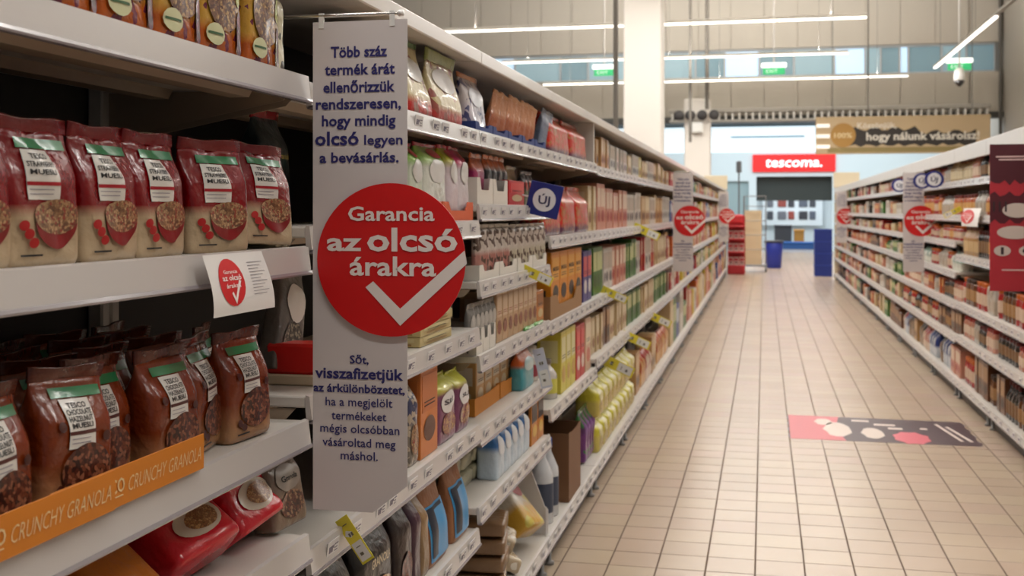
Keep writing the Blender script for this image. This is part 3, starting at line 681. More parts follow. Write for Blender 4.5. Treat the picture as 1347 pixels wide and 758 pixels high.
# chocolate muesli on the third shelf
pc = muesli_bag(.136, .19, .072, 'choc')
for px, x, rz, ry, lb in [(10, -.925, .05, 0, 'brown chocolate muesli bag cut by the left picture edge'), (108, -.920, -.12, .07, 'brown chocolate muesli bag tilted behind the first orange card'), (172, -.955, 0, .03, 'brown chocolate muesli bag set back between two tilted ones'),
        (240, -.924, -.05, 0, 'brown chocolate muesli bag at the right end of the orange cards'), (296, -.945, .15, -.03, 'brown chocolate muesli bag turned away, second from the right'), (333, -.918, -.12, -.02, 'brown chocolate muesli bag standing free at the shelf edge')]:
    put(pc, x, Yat(px, -.885), 1.077, PI / 2 + rz, lb, 'bag', 'chocolate muesli bags', ry=ry)
put(pc, -1.03, 1.96, 1.077, PI / 2 + .3, 'brown chocolate muesli bag at the right end of the third shelf', 'bag', 'chocolate muesli bags')
k = 0
for r_, (x, ys) in enumerate([(-1.02, [1.13, 1.29, 1.45, 1.60, 1.77]), (-1.11, [1.2, 1.35, 1.52, 1.68, 1.84]), (-1.20, [1.28, 1.44, 1.6, 1.76, 1.92])]):
    for i, Y in enumerate(ys):
        put(pc, x, Y, 1.077, PI / 2 + R.uniform(-.2, .2), 'brown chocolate muesli bag in the %s row, %s from the left' % (ORD[r_ + 1], ORD[i]), 'bag', 'chocolate muesli bags', rx=R.uniform(-.03, .03), ry=R.uniform(-.03, .03))
p = gen_bag(.11, .25, .05, ((110, 104, 98), (96, 90, 84), (120, 114, 106), (214, 208, 200)), True, 'cereal_bag', pic=[(90, 80, 70), (150, 140, 120), (60, 50, 44)])
put(p, -1.0, 2.24, 1.121, PI / 2 - .1, 'clear cereal bag with white label leaning beside the banner', 'bag', rx=-.05, ry=.32)
t = thing('red_tub', 'red box with cream base beside the banner, standing in the second bay', 'box', (-.945, 2.235, 1.121), PI / 2)
obj('cream_base', MB().rbox(-.042, .042, -.07, .07, 0, .022, .003), M((200, 184, 156), .5), t); obj('red_body', MB().rbox(-.036, .036, -.065, .065, .022, .085, .006), M((196, 30, 26), .4), t)
# orange cards clipped to the third shelf
for ya, yb, x, lb in [(Yat(150, -.848) - .39, Yat(150, -.848), -.846, 'orange shelf card with white lettering at the far left'), (Yat(268, -.85) - .39, Yat(268, -.85), -.8495, 'orange shelf card with white lettering below the upright bags')]:
    t = thing('shelf_card', lb, 'card', (x, (ya + yb) / 2, 1.081), PI / 2, group='orange shelf cards'); W = yb - ya
    obj('card_sheet', MB().rbox(-W / 2, W / 2, 0, .0015, 0, .054, .0005), M((206, 122, 20), .5), t)
    obj('card_clip', MB().box(-.01, .01, .0015, .003, 0, .03), M((200, 200, 200), .3), t)
    g = MB(); flat(g, shift(txt('CRUNCHY GRANOLA', .205, .030, -.012, .32, 'RIGHT'), W / 2 - .012, .016), -.0012)
    flat(g, shift(txt('TESCO', .070, .027, .01), W / 2 - .262, .020), -.0012); g.box(W / 2 - .295, W / 2 - .23, -.0012, -.0002, .014, .0152)
    obj('lettering', g, M((226, 200, 150), .5), t)
# fourth shelf: red oat bags
def oat_bag(w, h, d):
    b0 = Bag(w, h, d, 91, .004, .62, .07)
    P = [('bag_body', b0.body(), foil((196, 26, 40), (206, 30, 44), .5, .2, .24), True), ('top_seal', b0.top(), foil((190, 24, 38), (190, 24, 38)), True),
         ('white_flash', b0.dec(rectp(-.28 * w, .18 * w, .50 * h, .57 * h, 5, 3), .002), M((222, 206, 200), .4), True),
         ('bread_picture', b0.dec(ellp(.05 * w, .26 * h, .33 * w, .15 * h), .002), M((214, 196, 176), .35, 0, .4), True),
         ('bread_slice', b0.dec(ellp(.10 * w, .26 * h, .22 * w, .11 * h), .0032), grains([(176, 120, 72), (198, 150, 96), (150, 96, 56)], 230), True),
         ('seal_badge', b0.dec(ellp(.30 * w, .72 * h, .06 * w, .04 * h, n=14, rings=2), .002), M((226, 214, 206), .4), True),
         ('lettering', b0.dec(shift(txt('Corn Flakes', .56 * w, .1 * h, .01, .3), -.05 * w, .74 * h), .0025), M((240, 214, 200), .4), False)]
    return assemble('oat_bag', P, True)
po = oat_bag(.165, .20, .085)
put(po, -.925, Yat(296, -.885) , .855, PI / 2 - .35, 'glossy red oat bag lying tilted at the bottom left', 'bag', 'red oat bags', rx=-.85, ry=-.2)
put(po, -.935, Yat(356, -.90), .855, PI / 2 - .1, 'glossy red oat bag standing tilted nearer the banner', 'bag', 'red oat bags', rx=-.62, ry=-.10)
put(po, -1.12, 1.70, .855, PI / 2, 'red oat bag in the shade behind the two tilted ones', 'bag', 'red oat bags', rx=-.9)
p = gen_bag(.13, .155, .06, ((120, 104, 92), (130, 108, 90), (150, 140, 130), (150, 140, 132), (30, 28, 28)), True, 'cereal_bag', text='Granola', pic=[(110, 60, 44), (160, 120, 90), (80, 50, 40)], split=.5)
put(p, -.93, Yat(388, -.9), .856, PI / 2 - .1, 'clear bag of brown cereal at the right end of the fourth shelf', 'bag', rx=-.14)
py = gen_bag(.14, .19, .08, ((206, 132, 26), (196, 110, 22), (200, 120, 26), (220, 150, 40)), True, 'snack_bag')
for k, (px, rx) in enumerate([(95, -1.0), (190, -.9), (-20, -.8)]):
    put(py, -.93, Yat(px, -.9), .855, PI / 2 - .4 + k * .3, ['orange bag lying at the bottom edge below the orange card', 'orange bag leaning beside the red oat bag', 'orange bag lying at the lower left corner'][k], 'bag', 'orange bags on the fourth shelf', rx=rx)
# paper notice on the second shelf rail
def notice(X, px0, px1, ztop, hgt, side, label, small=False):
    y0, y1 = Yat(px0, X), Yat(px1, X)
    if y0 > y1: y0, y1 = y1, y0
    W = y1 - y0
    t = thing('paper_notice', label, 'notice', (X, (y0 + y1) / 2, ztop), side * PI / 2)
    def cv(x, z): return -.004 - .022 * math.sin(min(1, max(0, -z / hgt)) * PI * .55) - .006 * (x / W) * (-z / hgt)
    def onto(p, off): return MB().add([(x, cv(x, z) - off, z) for x, z in p[0]], p[1])
    obj('paper_sheet', onto(rectp(-W / 2, W / 2, -hgt, .002, 6, 12), 0), M((226, 222, 218), .5), t, True)
    c = (-W * .17, -hgt * .46); rx, rz = W * .20 if not small else W * .4, hgt * .40
    obj('red_disc', onto(ellp(c[0], c[1], rx, rz), .001), M((206, 30, 34), .45), t, True)
    g = MB()
    for s, zz, ww, hh, b in [('Garancia', .20, 1.1, .13, .01), ('az olcsó', -.02, 1.5, .2, .02), ('árakra', -.26, 1.15, .17, .01)]:
        q = onto(shift(txt(s, rx * ww, rz * hh * 1.6, b), c[0], c[1] + rz * zz * 1.3 + rz * .12), .002); g.add(q.v, q.f)
    obj('disc_lettering', g, M((240, 232, 228), .5), t)
    ck = [(-.25, -.45), (-.12, -.38), (.02, -.66), (.52, .1), (.66, .02), (.06, -.92)]
    q = onto(([(c[0] + a * rx, c[1] + b * rz) for a, b in ck], [(0, 1, 2, 5), (2, 3, 4, 5)]), .002); obj('check_mark', q, M((240, 232, 228), .5), t)
    g = MB()
    if not small:
        for k in range(11):
            q = onto(rectp(W * .15, W * (.42 - .05 * (k % 3)), -hgt * (.16 + .055 * k), -hgt * (.148 + .055 * k), 2, 1), .001); g.add(q.v, q.f)
        obj('small_print', g, M((150, 146, 150), .5), t)
    return t
notice(-.846, 263, 341, 1.410, .094, 1, 'white paper notice with red oval hanging from the second shelf')
# ---------------------------------------------------------------- banners
def banner(Y, X0, label, cut=True, mir=False):
    """hanging banner, laid out in millimetre-like units: 124 x 643 with a disc"""
    sx, sz = .19 / 124, .00146
    t = thing('hanging_banner', label, 'banner', (X0, Y, 1.8435), group='guarantee banners along the shelves')
    m = (lambda x: x) if not mir else (lambda x: x)
    def q(x, y): return ((x - 411) * sx, -(y - 29) * sz)
    pts = [q(411, 671), q(411, 29), q(535, 29), q(535, 634 if cut else 671), q(490, 671)]
    if not cut: pts = pts[:4]
    n = len(pts)
    obj('banner_sheet', MB().prism(pts, 'y', 0, .0012), M((206, 198, 196), .45), t)
    g = MB()
    def T(s, xa, xb, y, hh, b=.02, M_=None):
        p = txt(s, (xb - xa) * sx, hh * sz, b); c = q((xa + xb) / 2, y); flat(M_ or g, shift(p, c[0], c[1]), -.0008 if M_ is None else -.006)
    for s, xa, xb, y, hh, b in [('Több száz', 435, 509, 76, 20, .025), ('termék árát', 427, 519, 99, 20, .025), ('ellenőrizzük', 425, 519, 122, 20, .025), ('rendszeresen,', 415, 527, 144, 20, .025), ('hogy mindig', 423, 520, 166, 20, .025),
                                ('olcsó', 414, 472, 191, 25, .05), ('legyen', 479, 529, 191, 18, .02), ('a bevásárlás.', 420, 524, 214, 19, .025),
                                ('Sőt,', 460, 485, 477, 15, .02), ('visszafizetjük', 414, 530, 497, 20, .045), ('az árkülönbözetet,', 412, 532, 515, 15.5, .04), ('ha a megjelölt', 428, 516, 533, 16, .01), ('termékeket', 436, 508, 551, 16, .01),
                                ('mégis olcsóbban', 421, 525, 568, 16, .01), ('vásároltad meg', 424, 520, 586, 16, .01), ('máshol.', 448, 497, 603, 16, .01)]: T(s, xa, xb, y, hh, b)
    obj('lettering', g, M((42, 40, 104), .5), t)
    c = q(514, 341); pt = [(c[0] + 96 * sx * math.cos(2 * PI * k / 64), c[1] + 99.5 * sz * math.sin(2 * PI * k / 64)) for k in range(64)]
    obj('red_disc', MB().prism(pt, 'y', -.005, -.0035), M((206, 20, 22), .4), t)
    g = MB()
    T('Garancia', 459, 571, 290, 26, .02, g); T('az', 431, 477, 329, 33, .03, g); T('olcsó', 484, 600, 329, 42, .04, g); T('árakra', 461, 573, 361, 35, .02, g)
    ck = [q(482, 377), q(492, 369), q(527, 404), q(609, 328), q(612, 345), q(527, 426)]
    g.add([(a, -.006, b) for a, b in ck], [(0, 1, 2, 5), (2, 3, 4, 5)])
    obj('disc_lettering', g, M((232, 222, 216), .5), t)
    rod = MB().tube((-.10 if not mir else .197, .002, .012), (.205 - 411 * 0 - .03, .002, .012), .0035, 8)
    rod2 = MB().tube((.172, .002, .012), (.182, .002, .012), .006, 8)
    obj('chrome_rod', rod, M((200, 198, 194), .18, .9), t, True); obj('rod_tip', rod2, M((226, 224, 220), .3), t, True)
    for xx in (.012, .155): obj('hanging_clip', MB().box(xx, xx + .010, -.001, .004, -.012, .017), M((222, 220, 216), .3), t)
    return t
banner(2.061, -.848, 'large white banner with red disc at the front of the picture')
banner(10.95, -.848, 'second white banner with red disc on the left run', False)
banner(22.0, -.848, 'farthest white banner with red disc on the left run', False)
banner(11.35, 1.286, 'nearer white banner with red disc on the right run', False, True)
banner(21.6, 1.286, 'farthest white banner with red disc on the right run', False, True)
# ---------------------------------------------------------------- left bays 2-4
A = lambda f, *a, **k: (lambda w, h, d: f(w, h, d, *a, **k))
# top shelf
row(470, 541, 1.73, 30, 2, A(gen_bag, ((196, 180, 140), (190, 40, 36), (110, 140, 90), None), pic=None, split=.2, name='crisp_bag', blot=(45, .9, (150, 60, 50))), 'cream crisp bag behind the banner on the top shelf', 'bag', d=.07)
row(541, 573, 1.73, 40, 1, A(gen_bag, ((206, 192, 150), (184, 38, 36), (96, 136, 84), (214, 210, 206)), split=.2, name='crisp_bag', taper=.15, blot=(45, .85, (150, 100, 90))), 'tall cream crisp bag with red foot and green top on the top shelf', 'bag', d=.09, lean=-.06)
row(573, 612, 1.73, 62, 1, A(gen_bag, ((200, 184, 140), (180, 50, 46), (150, 158, 90), (206, 200, 196)), split=.22, name='crisp_bag', taper=.2, seal=.16, blot=(45, .8, (150, 80, 70))), 'cream crisp bag with folded green top beside the tall one', 'bag', d=.09, lean=.05)
row(613, 643, 1.73, 92, 1, A(gen_bag, ((206, 196, 196), (190, 180, 190), (196, 130, 90), (206, 206, 214)), name='crisp_bag', blot=(50, .75, (60, 60, 110))), 'white packet with orange top standing in the blue trays', 'bag', X=-.895, d=.05, lean=-.1)
row(622, 722, 1.73, 158, 5, A(tray, (28, 52, 118)), 'blue cardboard tray on the top shelf', 'tray', 'blue trays on the top shelf', X=-.875, d=.16)
row(645, 700, 1.733, 118, 7, A(gen_bag, ((196, 134, 96), (176, 96, 60), (206, 150, 110), None), name='snack_packet', near=True, taper=.3), 'orange packet leaning in the blue trays', 'bag', 'orange packets in the blue trays', X=-.91, d=.03, lean=.02, rz=-.35, ry=.36, fill=.62, jit=.006)
row(701, 722, 1.733, 138, 3, A(gen_bag, ((140, 146, 164), (120, 130, 150), (150, 156, 170), None), name='snack_packet'), 'grey-blue packet leaning in the last blue tray', 'bag', 'grey packets in the blue trays', X=-.91, d=.035, rz=-.35, ry=.36, fill=.62, jit=.006)
row(724, 774, 1.73, 145, 2, A(gen_bag, ((196, 34, 8), (88, 40, 72), (190, 40, 14), None), split=.17, name='snack_bag', blot=(60, .72, (170, 110, 60))), 'orange-red snack bag with purple foot on the top shelf', 'bag', 'orange-red bags', d=.12)
t = thing('shelf_divider', 'white upright divider after the orange-red bags on the top shelf', 'divider', (-.88, 5.932, 1.731)); obj('divider_plate', MB().rbox(-.2, .01, -.012, .012, 0, .215, .003), SH, t); obj('divider_foot', MB().rbox(-.2, .012, -.03, .03, 0, .004, .001), SH, t)
# second shelf bays 2, 3, 4
for a, b, c1, c2, lb in [(478, 540, (150, 190, 90), (196, 210, 190), 'green yoghurt pouch half behind the banner'), (541, 558, (140, 190, 70), (206, 214, 196), 'green and yellow pouch beside the banner edge'), (560, 590, (160, 200, 100), (214, 216, 206), 'green pouch with red top on the second shelf'),
                         (591, 604, (196, 190, 60), (216, 200, 206), 'narrow yellow and pink pouch in the middle'), (604, 624, (206, 60, 110), (216, 206, 210), 'pink pouch with red top above the orange box')]:
    row(a, b, 1.475, 186, 1, A(gen_bag, (c1, c2, (176, 30, 46), (214, 210, 206)), split=.74, name='snack_pouch', taper=.75, seal=.05, top_disc=(190, 30, 44)), lb, 'pouch', d=.08)
row(530, 623, 1.45, 264, 2, A(tray, (206, 90, 48)), 'orange cardboard tray under the pouches', 'tray', 'orange trays under the pouches', X=-.872, d=.14)
row(624, 640, 1.50, 201, 1, A(gen_bag, ((196, 90, 40), (160, 20, 90), (206, 110, 50), None), name='snack_packet', split=.75), 'magenta packet with orange top in the white tray', 'bag', X=-.9, d=.04)
row(641, 669, 1.503, 203, 4, A(gen_bag, ((196, 96, 40), (34, 28, 34), (206, 110, 40), None), name='snack_packet', split=.8), 'black packet with orange top in the white tray', 'bag', 'black packets in the white tray', X=-.905, d=.04)
row(624, 668, 1.50, 233, 2, A(tray, (214, 206, 196)), 'white cardboard tray on the third bay shelf', 'tray', 'white trays holding the packets', X=-.87, d=.12)
row(669, 690, 1.50, 237, 1, A(carton, ((190, 30, 30), (206, 60, 50), (196, 170, 130))), 'small red box beside the blue round sign', 'box', d=.08)
row(669, 682, 1.502, 218, 1, A(gen_bag, ((196, 176, 130), (190, 160, 110), (176, 150, 100), None), name='snack_packet'), 'cream packet standing behind the small red box', 'bag', X=-.97, d=.03)
row(690, 714, 1.50, 225, 3, A(gen_bag, ((50, 46, 50), (60, 80, 50), (90, 84, 84), (170, 60, 50)), name='snack_packet'), 'dark packet leaning behind the blue round sign', 'bag', 'dark packets behind the round sign', X=-.92, d=.04)
row(714, 776, 1.375, 240, 3, A(gen_bag, ((192, 30, 8), (88, 40, 72), (186, 40, 14), None), split=.19, name='snack_bag', blot=(60, .72, (170, 110, 60))), 'orange-red snack bag with purple foot below the round sign', 'bag', 'orange-red bags', d=.12)
# bay 3: cereal bars in white trays on Z 1.26
row(630, 719, 1.26, 350, 4, A(tray, (216, 210, 200)), 'white display tray of cereal bars', 'tray', 'white bar trays', X=-.872, d=.2)
for a, b, n, c, nm in [(630, 668, 4, (176, 120, 110), 'reddish'), (668, 718, 6, (186, 178, 156), 'pale')]:
    row(a + 1, b, 1.264, 296, n, A(gen_bag, ((200, 190, 180), c, (206, 200, 192), None), name='cereal_bar', taper=.9, seal=.06, split=.5, blot=(60, .6, (90, 70, 60))), '%s cereal bar leaning in the white trays' % nm, 'bar', 'cereal bars', X=-.885, d=.022, lean=.0, rz=-.25)
# Z 1.12 / 1.03
for k in range(4):
    p = carton(.30, .026, .12, ((196, 176, 122), (206, 190, 140), (150, 120, 70)), True, 'flat_carton')
    put(p, -.94, 3.02, 1.121 + k * .0275, PI / 2 + R.uniform(-.03, .03), 'flat cream carton under the red disc, %s from the bottom of its pile' % ORD[k], 'box', 'pile of flat cream cartons')
row(615, 652, 1.03, 440, 3, A(tray, (214, 208, 198)), 'white cardboard tray at the near end of third bay shelf', 'tray', 'white trays of grey packets', X=-.872, d=.16)
row(617, 652, 1.034, 402, 6, A(gen_bag, ((120, 116, 112), (90, 84, 80), (150, 146, 140), (190, 186, 180)), name='snack_packet', taper=.8), 'grey packet leaning in a white tray', 'bag', 'grey packets', X=-.89, d=.02, rz=-.2)
row(653, 706, 1.03, 368, 8, A(carton, ((186, 150, 112), (206, 180, 150), (130, 70, 50), (150, 60, 40))), 'tall tan carton in the row of eight', 'box', 'row of tan cartons', d=.13)
row(706, 721, 1.03, 384, 1, A(carton, ((196, 120, 50), (150, 90, 40), (206, 180, 130))), 'brown carton after the tan row', 'box', d=.1)
row(692, 716, 1.03, 432, 2, A(gen_bag, ((90, 160, 60), (70, 140, 60), (120, 180, 80), (190, 210, 170)), name='snack_packet'), 'small bright green packet in front of the cartons', 'bag', X=-.868, d=.015)
row(725, 765, 1.055, 333, 4, A(carton, ((206, 128, 22), (214, 150, 40), (40, 30, 26), (30, 26, 26)), text='MUESLI', band=.28), 'orange-yellow cereal carton in its brown tray', 'box', 'orange cereal cartons', d=.12)
row(723, 766, 1.02, 392, 1, A(tray, (150, 112, 74)), 'brown cardboard tray under the orange cereal cartons', 'tray', X=-.87, d=.16)
row(767, 782, 1.02, 332, 2, A(carton, ((52, 44, 120), (190, 60, 60), (206, 200, 196))), 'dark blue carton beside the orange ones', 'box', 'dark blue cartons', d=.12)
# Z .82 / .80
row(470, 539, .82, 470, 2, A(gen_bag, ((90, 90, 110), (70, 60, 70), (100, 100, 120), (150, 150, 160)), name='cereal_bag', pic=GRAN), 'grey cereal bag hidden behind the banner edge', 'bag', d=.08)
row(539, 552, .82, 486, 1, A(gen_bag, ((60, 64, 96), (110, 100, 90), (70, 74, 110), None), name='cereal_bag', pic=GRAN, blot=(80, .6, (176, 160, 140))), 'dark blue speckled cereal bag against the banner edge', 'bag', d=.08)
row(553, 576, .82, 476, 1, A(carton, ((206, 120, 56), (196, 110, 50), (90, 50, 30)), name='cereal_carton'), 'tall orange cereal pack with dark print', 'box', d=.07)
row(577, 602, .82, 500, 1, A(gen_bag, ((206, 204, 60), (126, 70, 100), (196, 200, 60), (226, 222, 220), (40, 34, 50)), name='cereal_bag', text='SLI', split=.8, pic=[(126, 30, 60), (196, 150, 80), (150, 90, 60)], taper=.8, seal=.04), 'purple cereal bag with yellow top, nearer of two', 'bag', d=.09)
row(602, 628, .82, 492, 1, A(gen_bag, ((206, 204, 70), (120, 64, 96), (190, 196, 60), (226, 222, 220), (40, 34, 50)), name='cereal_bag', text='SLI', split=.8, pic=[(126, 30, 60), (196, 150, 80), (150, 90, 60)], taper=.8, seal=.04), 'purple cereal bag with yellow top, farther of two', 'bag', d=.09)
row(578, 612, .821, 478, 2, A(gen_bag, ((96, 150, 170), (110, 160, 120), (120, 170, 180), None), name='cereal_bag'), 'pale blue bag behind the purple cereal bags', 'bag', X=-1.0, d=.06)
row(541, 566, 1.0, 472, 1, A(carton, ((206, 196, 96), (196, 190, 110), (120, 120, 60))), 'flat yellow-green box tucked under the upper shelf rail', 'box', X=-.98, d=.08) if False else None
row(626, 684, .805, 466, 6, A(carton, ((196, 150, 92), (214, 200, 176), (206, 190, 160))), 'cream carton with tan flap in the orange tray', 'box', 'cream cartons in the orange trays', X=-.945, d=.09)
row(624, 686, .80, 527, 2, A(tray, (196, 122, 34), cut=.92), 'orange display tray in the third bay', 'tray', 'orange display trays', X=-.93, d=.15)
row(688, 704, .80, 462, 1, A(gen_bag, ((200, 96, 40), (70, 150, 160), (206, 110, 60), (180, 200, 200)), name='snack_packet', split=.62), 'teal packet with orange top', 'bag', d=.06)
row(705, 721, .80, 460, 2, A(bottle, ((206, 196, 186), (150, 60, 70), (216, 210, 200))), 'white bottle beside the teal packet', 'bottle', 'white bottles', d=.08)
row(725, 740, .66, 478, 1, A(bottle, ((206, 200, 192), (206, 200, 90), (120, 110, 100))), 'white squeeze bottle with yellow label', 'bottle', d=.09)
row(738, 757, .66, 438, 3, A(carton, ((206, 192, 70), (214, 206, 150), (190, 150, 60))), 'yellow and cream carton left of the red boxes', 'box', 'yellow cartons', d=.11)
row(758, 769, .66, 431, 2, A(carton, ((190, 24, 30), (206, 60, 60), (220, 200, 190))), 'bright red slim carton', 'box', 'red slim cartons', d=.11)
row(770, 777, .66, 420, 1, A(carton, ((206, 170, 140), (220, 200, 170), (190, 90, 70))), 'pinkish cream carton after the red ones', 'box', d=.11)
# Z .50 / .56
def kraft(w, h, d): return gen_bag(w, h, d, ((150, 100, 66), (160, 108, 70), (140, 92, 60), None), True, 'coffee_pouch', taper=.35, seal=.12, rough=.5)
for a, b, lb in [(566, 592, 'kraft pouch with bright blue band, nearer of two'), (598, 623, 'kraft pouch with bright blue band, farther of two')]:
    o, (w, h) = row(a, b, .50, 612 if a < 590 else 600, 1, kraft, lb, 'pouch', d=.09)
    bg = Bag(w, h, .09, SEED[0], .0025, .35, .12); obj('blue_sleeve', bg.dec(rectp(-.44 * w, .44 * w, .06 * h, .62 * h, 8, 10), .002), M((64, 148, 204), .4, 0, .3), o[0], True)
    obj('dark_block', bg.dec(rectp(-.40 * w, -.12 * w, .10 * h, .58 * h, 4, 8), .003), M((28, 40, 56), .4), o[0], True); obj('dark_bar', bg.dec(rectp(-.40 * w, .3 * w, .56 * h, .6 * h, 6, 2), .0034), M((28, 40, 56), .4), o[0], True)
for a, b, c, pc_, lb in [(414, 470, (30, 32, 22), GRAN, 'dark green granola bag below the yellow price tag'), (474, 522, (26, 22, 20), [(176, 90, 40), (206, 150, 90), (140, 60, 30), (220, 200, 170)], 'black granola bag with orange clusters'), (524, 545, (36, 20, 20), [(120, 60, 50), (80, 40, 36)], 'dark brown slim bag with round picture'), (545, 556, (70, 38, 56), None, 'dark purple slim bag'), (556, 566, (150, 120, 84), None, 'light brown slim bag beside the blue ones')]:
    row(a, b, .50, 646 if a > 430 else 700, 1, A(gen_bag, (c, tuple(int(v * .9) for v in c), tuple(min(255, int(v * 1.5)) for v in c), None, (206, 190, 160)), name='granola_bag', pic=pc_, text='GRANOLA' if b - a > 30 else None), lb, 'bag', d=.09)
row(476, 520, .501, 640, 2, A(gen_bag, ((150, 70, 50), (120, 50, 40), (160, 80, 60), None), name='granola_bag'), 'reddish brown bag behind the black granola bag', 'bag', X=-.99, d=.07)
for i, (y, r_) in enumerate([(3.53, .1), (3.53, -.1), (3.68, .2), (3.68, 0), (3.83, -.1), (3.83, .15)]):
    p = gen_bag(.13, .17, .05, ((176, 180, 150), (190, 186, 160), (96, 150, 70), (206, 206, 190)), True, 'vegetable_bag', pic=[(200, 196, 170), (180, 176, 140), (150, 160, 110)]) if i == 0 else p
    put(p, -.965, y, .561 + .062 * (i % 2), PI / 2, 'clear bag of pale pulses with green print, %s, %s pair' % (['lower', 'upper'][i % 2], ORD[i // 2]), 'bag', 'pale pulse bags', rx=-1.45)
row(655, 697, .56, 556, 5, A(gen_bag, ((60, 120, 190), (190, 206, 220), (40, 70, 150), (220, 224, 230)), name='salt_bag', split=.6), 'blue and white packet on the second lowest shelf', 'bag', 'blue and white packets', d=.08)
row(699, 719, .56, 530, 2, A(carton, ((196, 120, 30), (40, 34, 34), (214, 170, 60))), 'orange and black pack at the far end of third bay', 'box', 'orange and black packs', d=.08)
# base shelf, bay 3
for k in range(4):
    p = gen_bag(.20, .28, .055, ((150, 120, 90), (140, 108, 78), (160, 130, 100), None), True, 'sugar_bag', taper=.8, rough=.3) if k == 0 else p
    put(p, -.90, 3.98, .142 + k * .064, PI / 2 + .15 + R.uniform(-.1, .1), 'brown bag lying flat, %s from the bottom of its pile' % ORD[k], 'bag', 'brown bags in a pile', rx=-PI / 2)
for k, (y, z, lb) in enumerate([(4.17, .142, 'clear crinkled bag lying low at the front of the base'), (4.17, .215, 'clear crinkled bag resting upon the low one'), (4.08, .48, 'clear bag of grain on top of the brown pile')]):
    p = gen_bag(.17, .2, .06, ((200, 186, 160), (190, 172, 144), (206, 200, 186), None), True, 'grain_bag', blot=(50, .7, (226, 220, 206)), rough=.15) if k == 0 else p
    if k == 2: y = 4.0; z = .402
    put(p, -.915 + (.0 if k != 2 else -.04), y, z, PI / 2 + .5 - k * .3, lb, 'bag', 'clear grain bags', rx=-1.2)
p = gen_bag(.20, .30, .10, ((214, 206, 190), (206, 160, 60), (220, 214, 200), (170, 40, 50)), True, 'rice_bag', split=.35, taper=.7, blot=(25, .8, (206, 190, 90))); put(p, -.90, 4.42, .17, PI / 2 + .1, 'white and yellow bag with red label leaning over the base edge', 'bag', rx=-.75, ry=.3)
p = gen_bag(.26, .34, .12, ((176, 160, 124), (186, 168, 130), (176, 160, 124), None), True, 'grain_bag', taper=.8); put(p, -1.20, 4.36, .142, PI / 2, 'big translucent beige sack at the back of the base shelf', 'bag')
row(724, 738, .14, 588, 2, A(bottle, ((206, 208, 212), (60, 70, 90), (40, 70, 150))), 'white bottle with blue cap lying near the divider', 'bottle', 'white bottles with blue caps', d=.1)
# wire divider and display boxes on bay 4 base
t = thing('wire_divider', 'white plastic divider at the base between third and fourth bay', 'divider', (-.89, 4.64, .1415))
obj('divider_frame', MB().prism([(-.30, 0), (.01, 0), (.01, .10), (-.06, .28), (-.30, .28)], 'y', -.004, .004), M((206, 202, 200), .4), t)
for k in range(3): obj('divider_bar', MB().tube((.012, -.02 + .02 * k, 0), (.012, -.02 + .02 * k, .12 - .01 * k), .003, 6), M((216, 212, 210), .4), t)
row(748, 764, .14, 572, 1, A(tray, (120, 82, 52), cut=.98), 'brown cardboard display box on the base of fourth bay', 'tray', X=-.875, d=.2)
row(767, 783, .15, 546, 4, A(gen_bag, ((90, 40, 100), (110, 46, 120), (60, 100, 50), (120, 70, 140)), name='vegetable_bag', split=.6, blot=(30, .7, (50, 110, 60))), 'purple and green packet on the fourth bay base', 'bag', 'purple and green packets', X=-.92, d=.09)
# bay 4, 5 base: yellow packs, two layers
for lay in range(2):
    pass
def ypack(w, h, d): return gen_bag(w, h, d, ((206, 196, 60), (196, 178, 90), (196, 190, 60), (214, 206, 150)), True, 'pasta_pack', split=.5, pic=[(206, 170, 60), (220, 200, 110), (180, 140, 50)])
for lay, (z, yt) in enumerate([(.14, 520), (.335, 497)]):
    X = -.89; y0, y1 = Yat(788, X), Yat(835, X); n = 9
    p = ypack((y1 - y0) / n * .95, .19, .14)
    for i in range(n): put(p, X - .07, y0 + (y1 - y0) * (i + .5) / n, z + .001, PI / 2, 'yellow pasta pack, %s layer, %s from the near end' % (['lower', 'upper'][lay], ORD[i]), 'bag', 'yellow pasta packs on the base')
# ---------------------------------------------------------------- price flags, round signs
def flag(px, py, X, ang, label, size=.10, colr=(222, 206, 60)):
    Y = Yat(px, X); z = Zat(py, X, Y)
    t = thing('price_flag', label, 'price tag', (X, Y, z)); size *= .88; h = size * .23
    mb = MB().box(-h, h, -.0008, .0008, -size, size * .6).xf(Matrix.Rotation(-ang, 4, 'Y')); obj('flag_sheet', mb, M(colr, .5), t)
    g = MB().box(-h * .8, h * .8, -.0016, -.0008, -size * .92, -size * .28).xf(Matrix.Rotation(-ang, 4, 'Y')); obj('white_field', g, M((226, 224, 220), .5), t)
    g = MB()
    for a, b, c, d in [(-.4, .1, -.74, -.64), (-.4, .3, -.46, -.43), (-.35, -.05, -.06, .06), (.05, .35, -.06, .06), (-.4, .3, .34, .37)]: g.box(h * a, h * b, -.0022, -.0016, size * c, size * d)
    g.xf(Matrix.Rotation(-ang, 4, 'Y')); obj('printed_price', g, M((104, 98, 84), .5), t)
    obj('flag_clip', MB().box(-.012, .002, -.002, .004, -.006, .006), M((210, 210, 210), .3), t)
flag(462, 703, -.84, .62, 'yellow and white price tag hanging below the big banner', .075)
for px, py, sz, lb in [(701, 360, .09, 'yellow price tag below the white bar trays'), (804, 386, .11, 'yellow price tag on the middle shelf after the orange cartons'), (832, 445, .14, 'yellow price tag on the lower shelf, nearer'), (805, 478, .15, 'yellow price tag above the yellow pasta packs'), (846, 303, .14, 'yellow price tag on the upper middle shelf'), (862, 418, .15, 'yellow price tag on the lower shelf, farther')]:
    flag(px, py, -.84, 1.15, lb, sz)
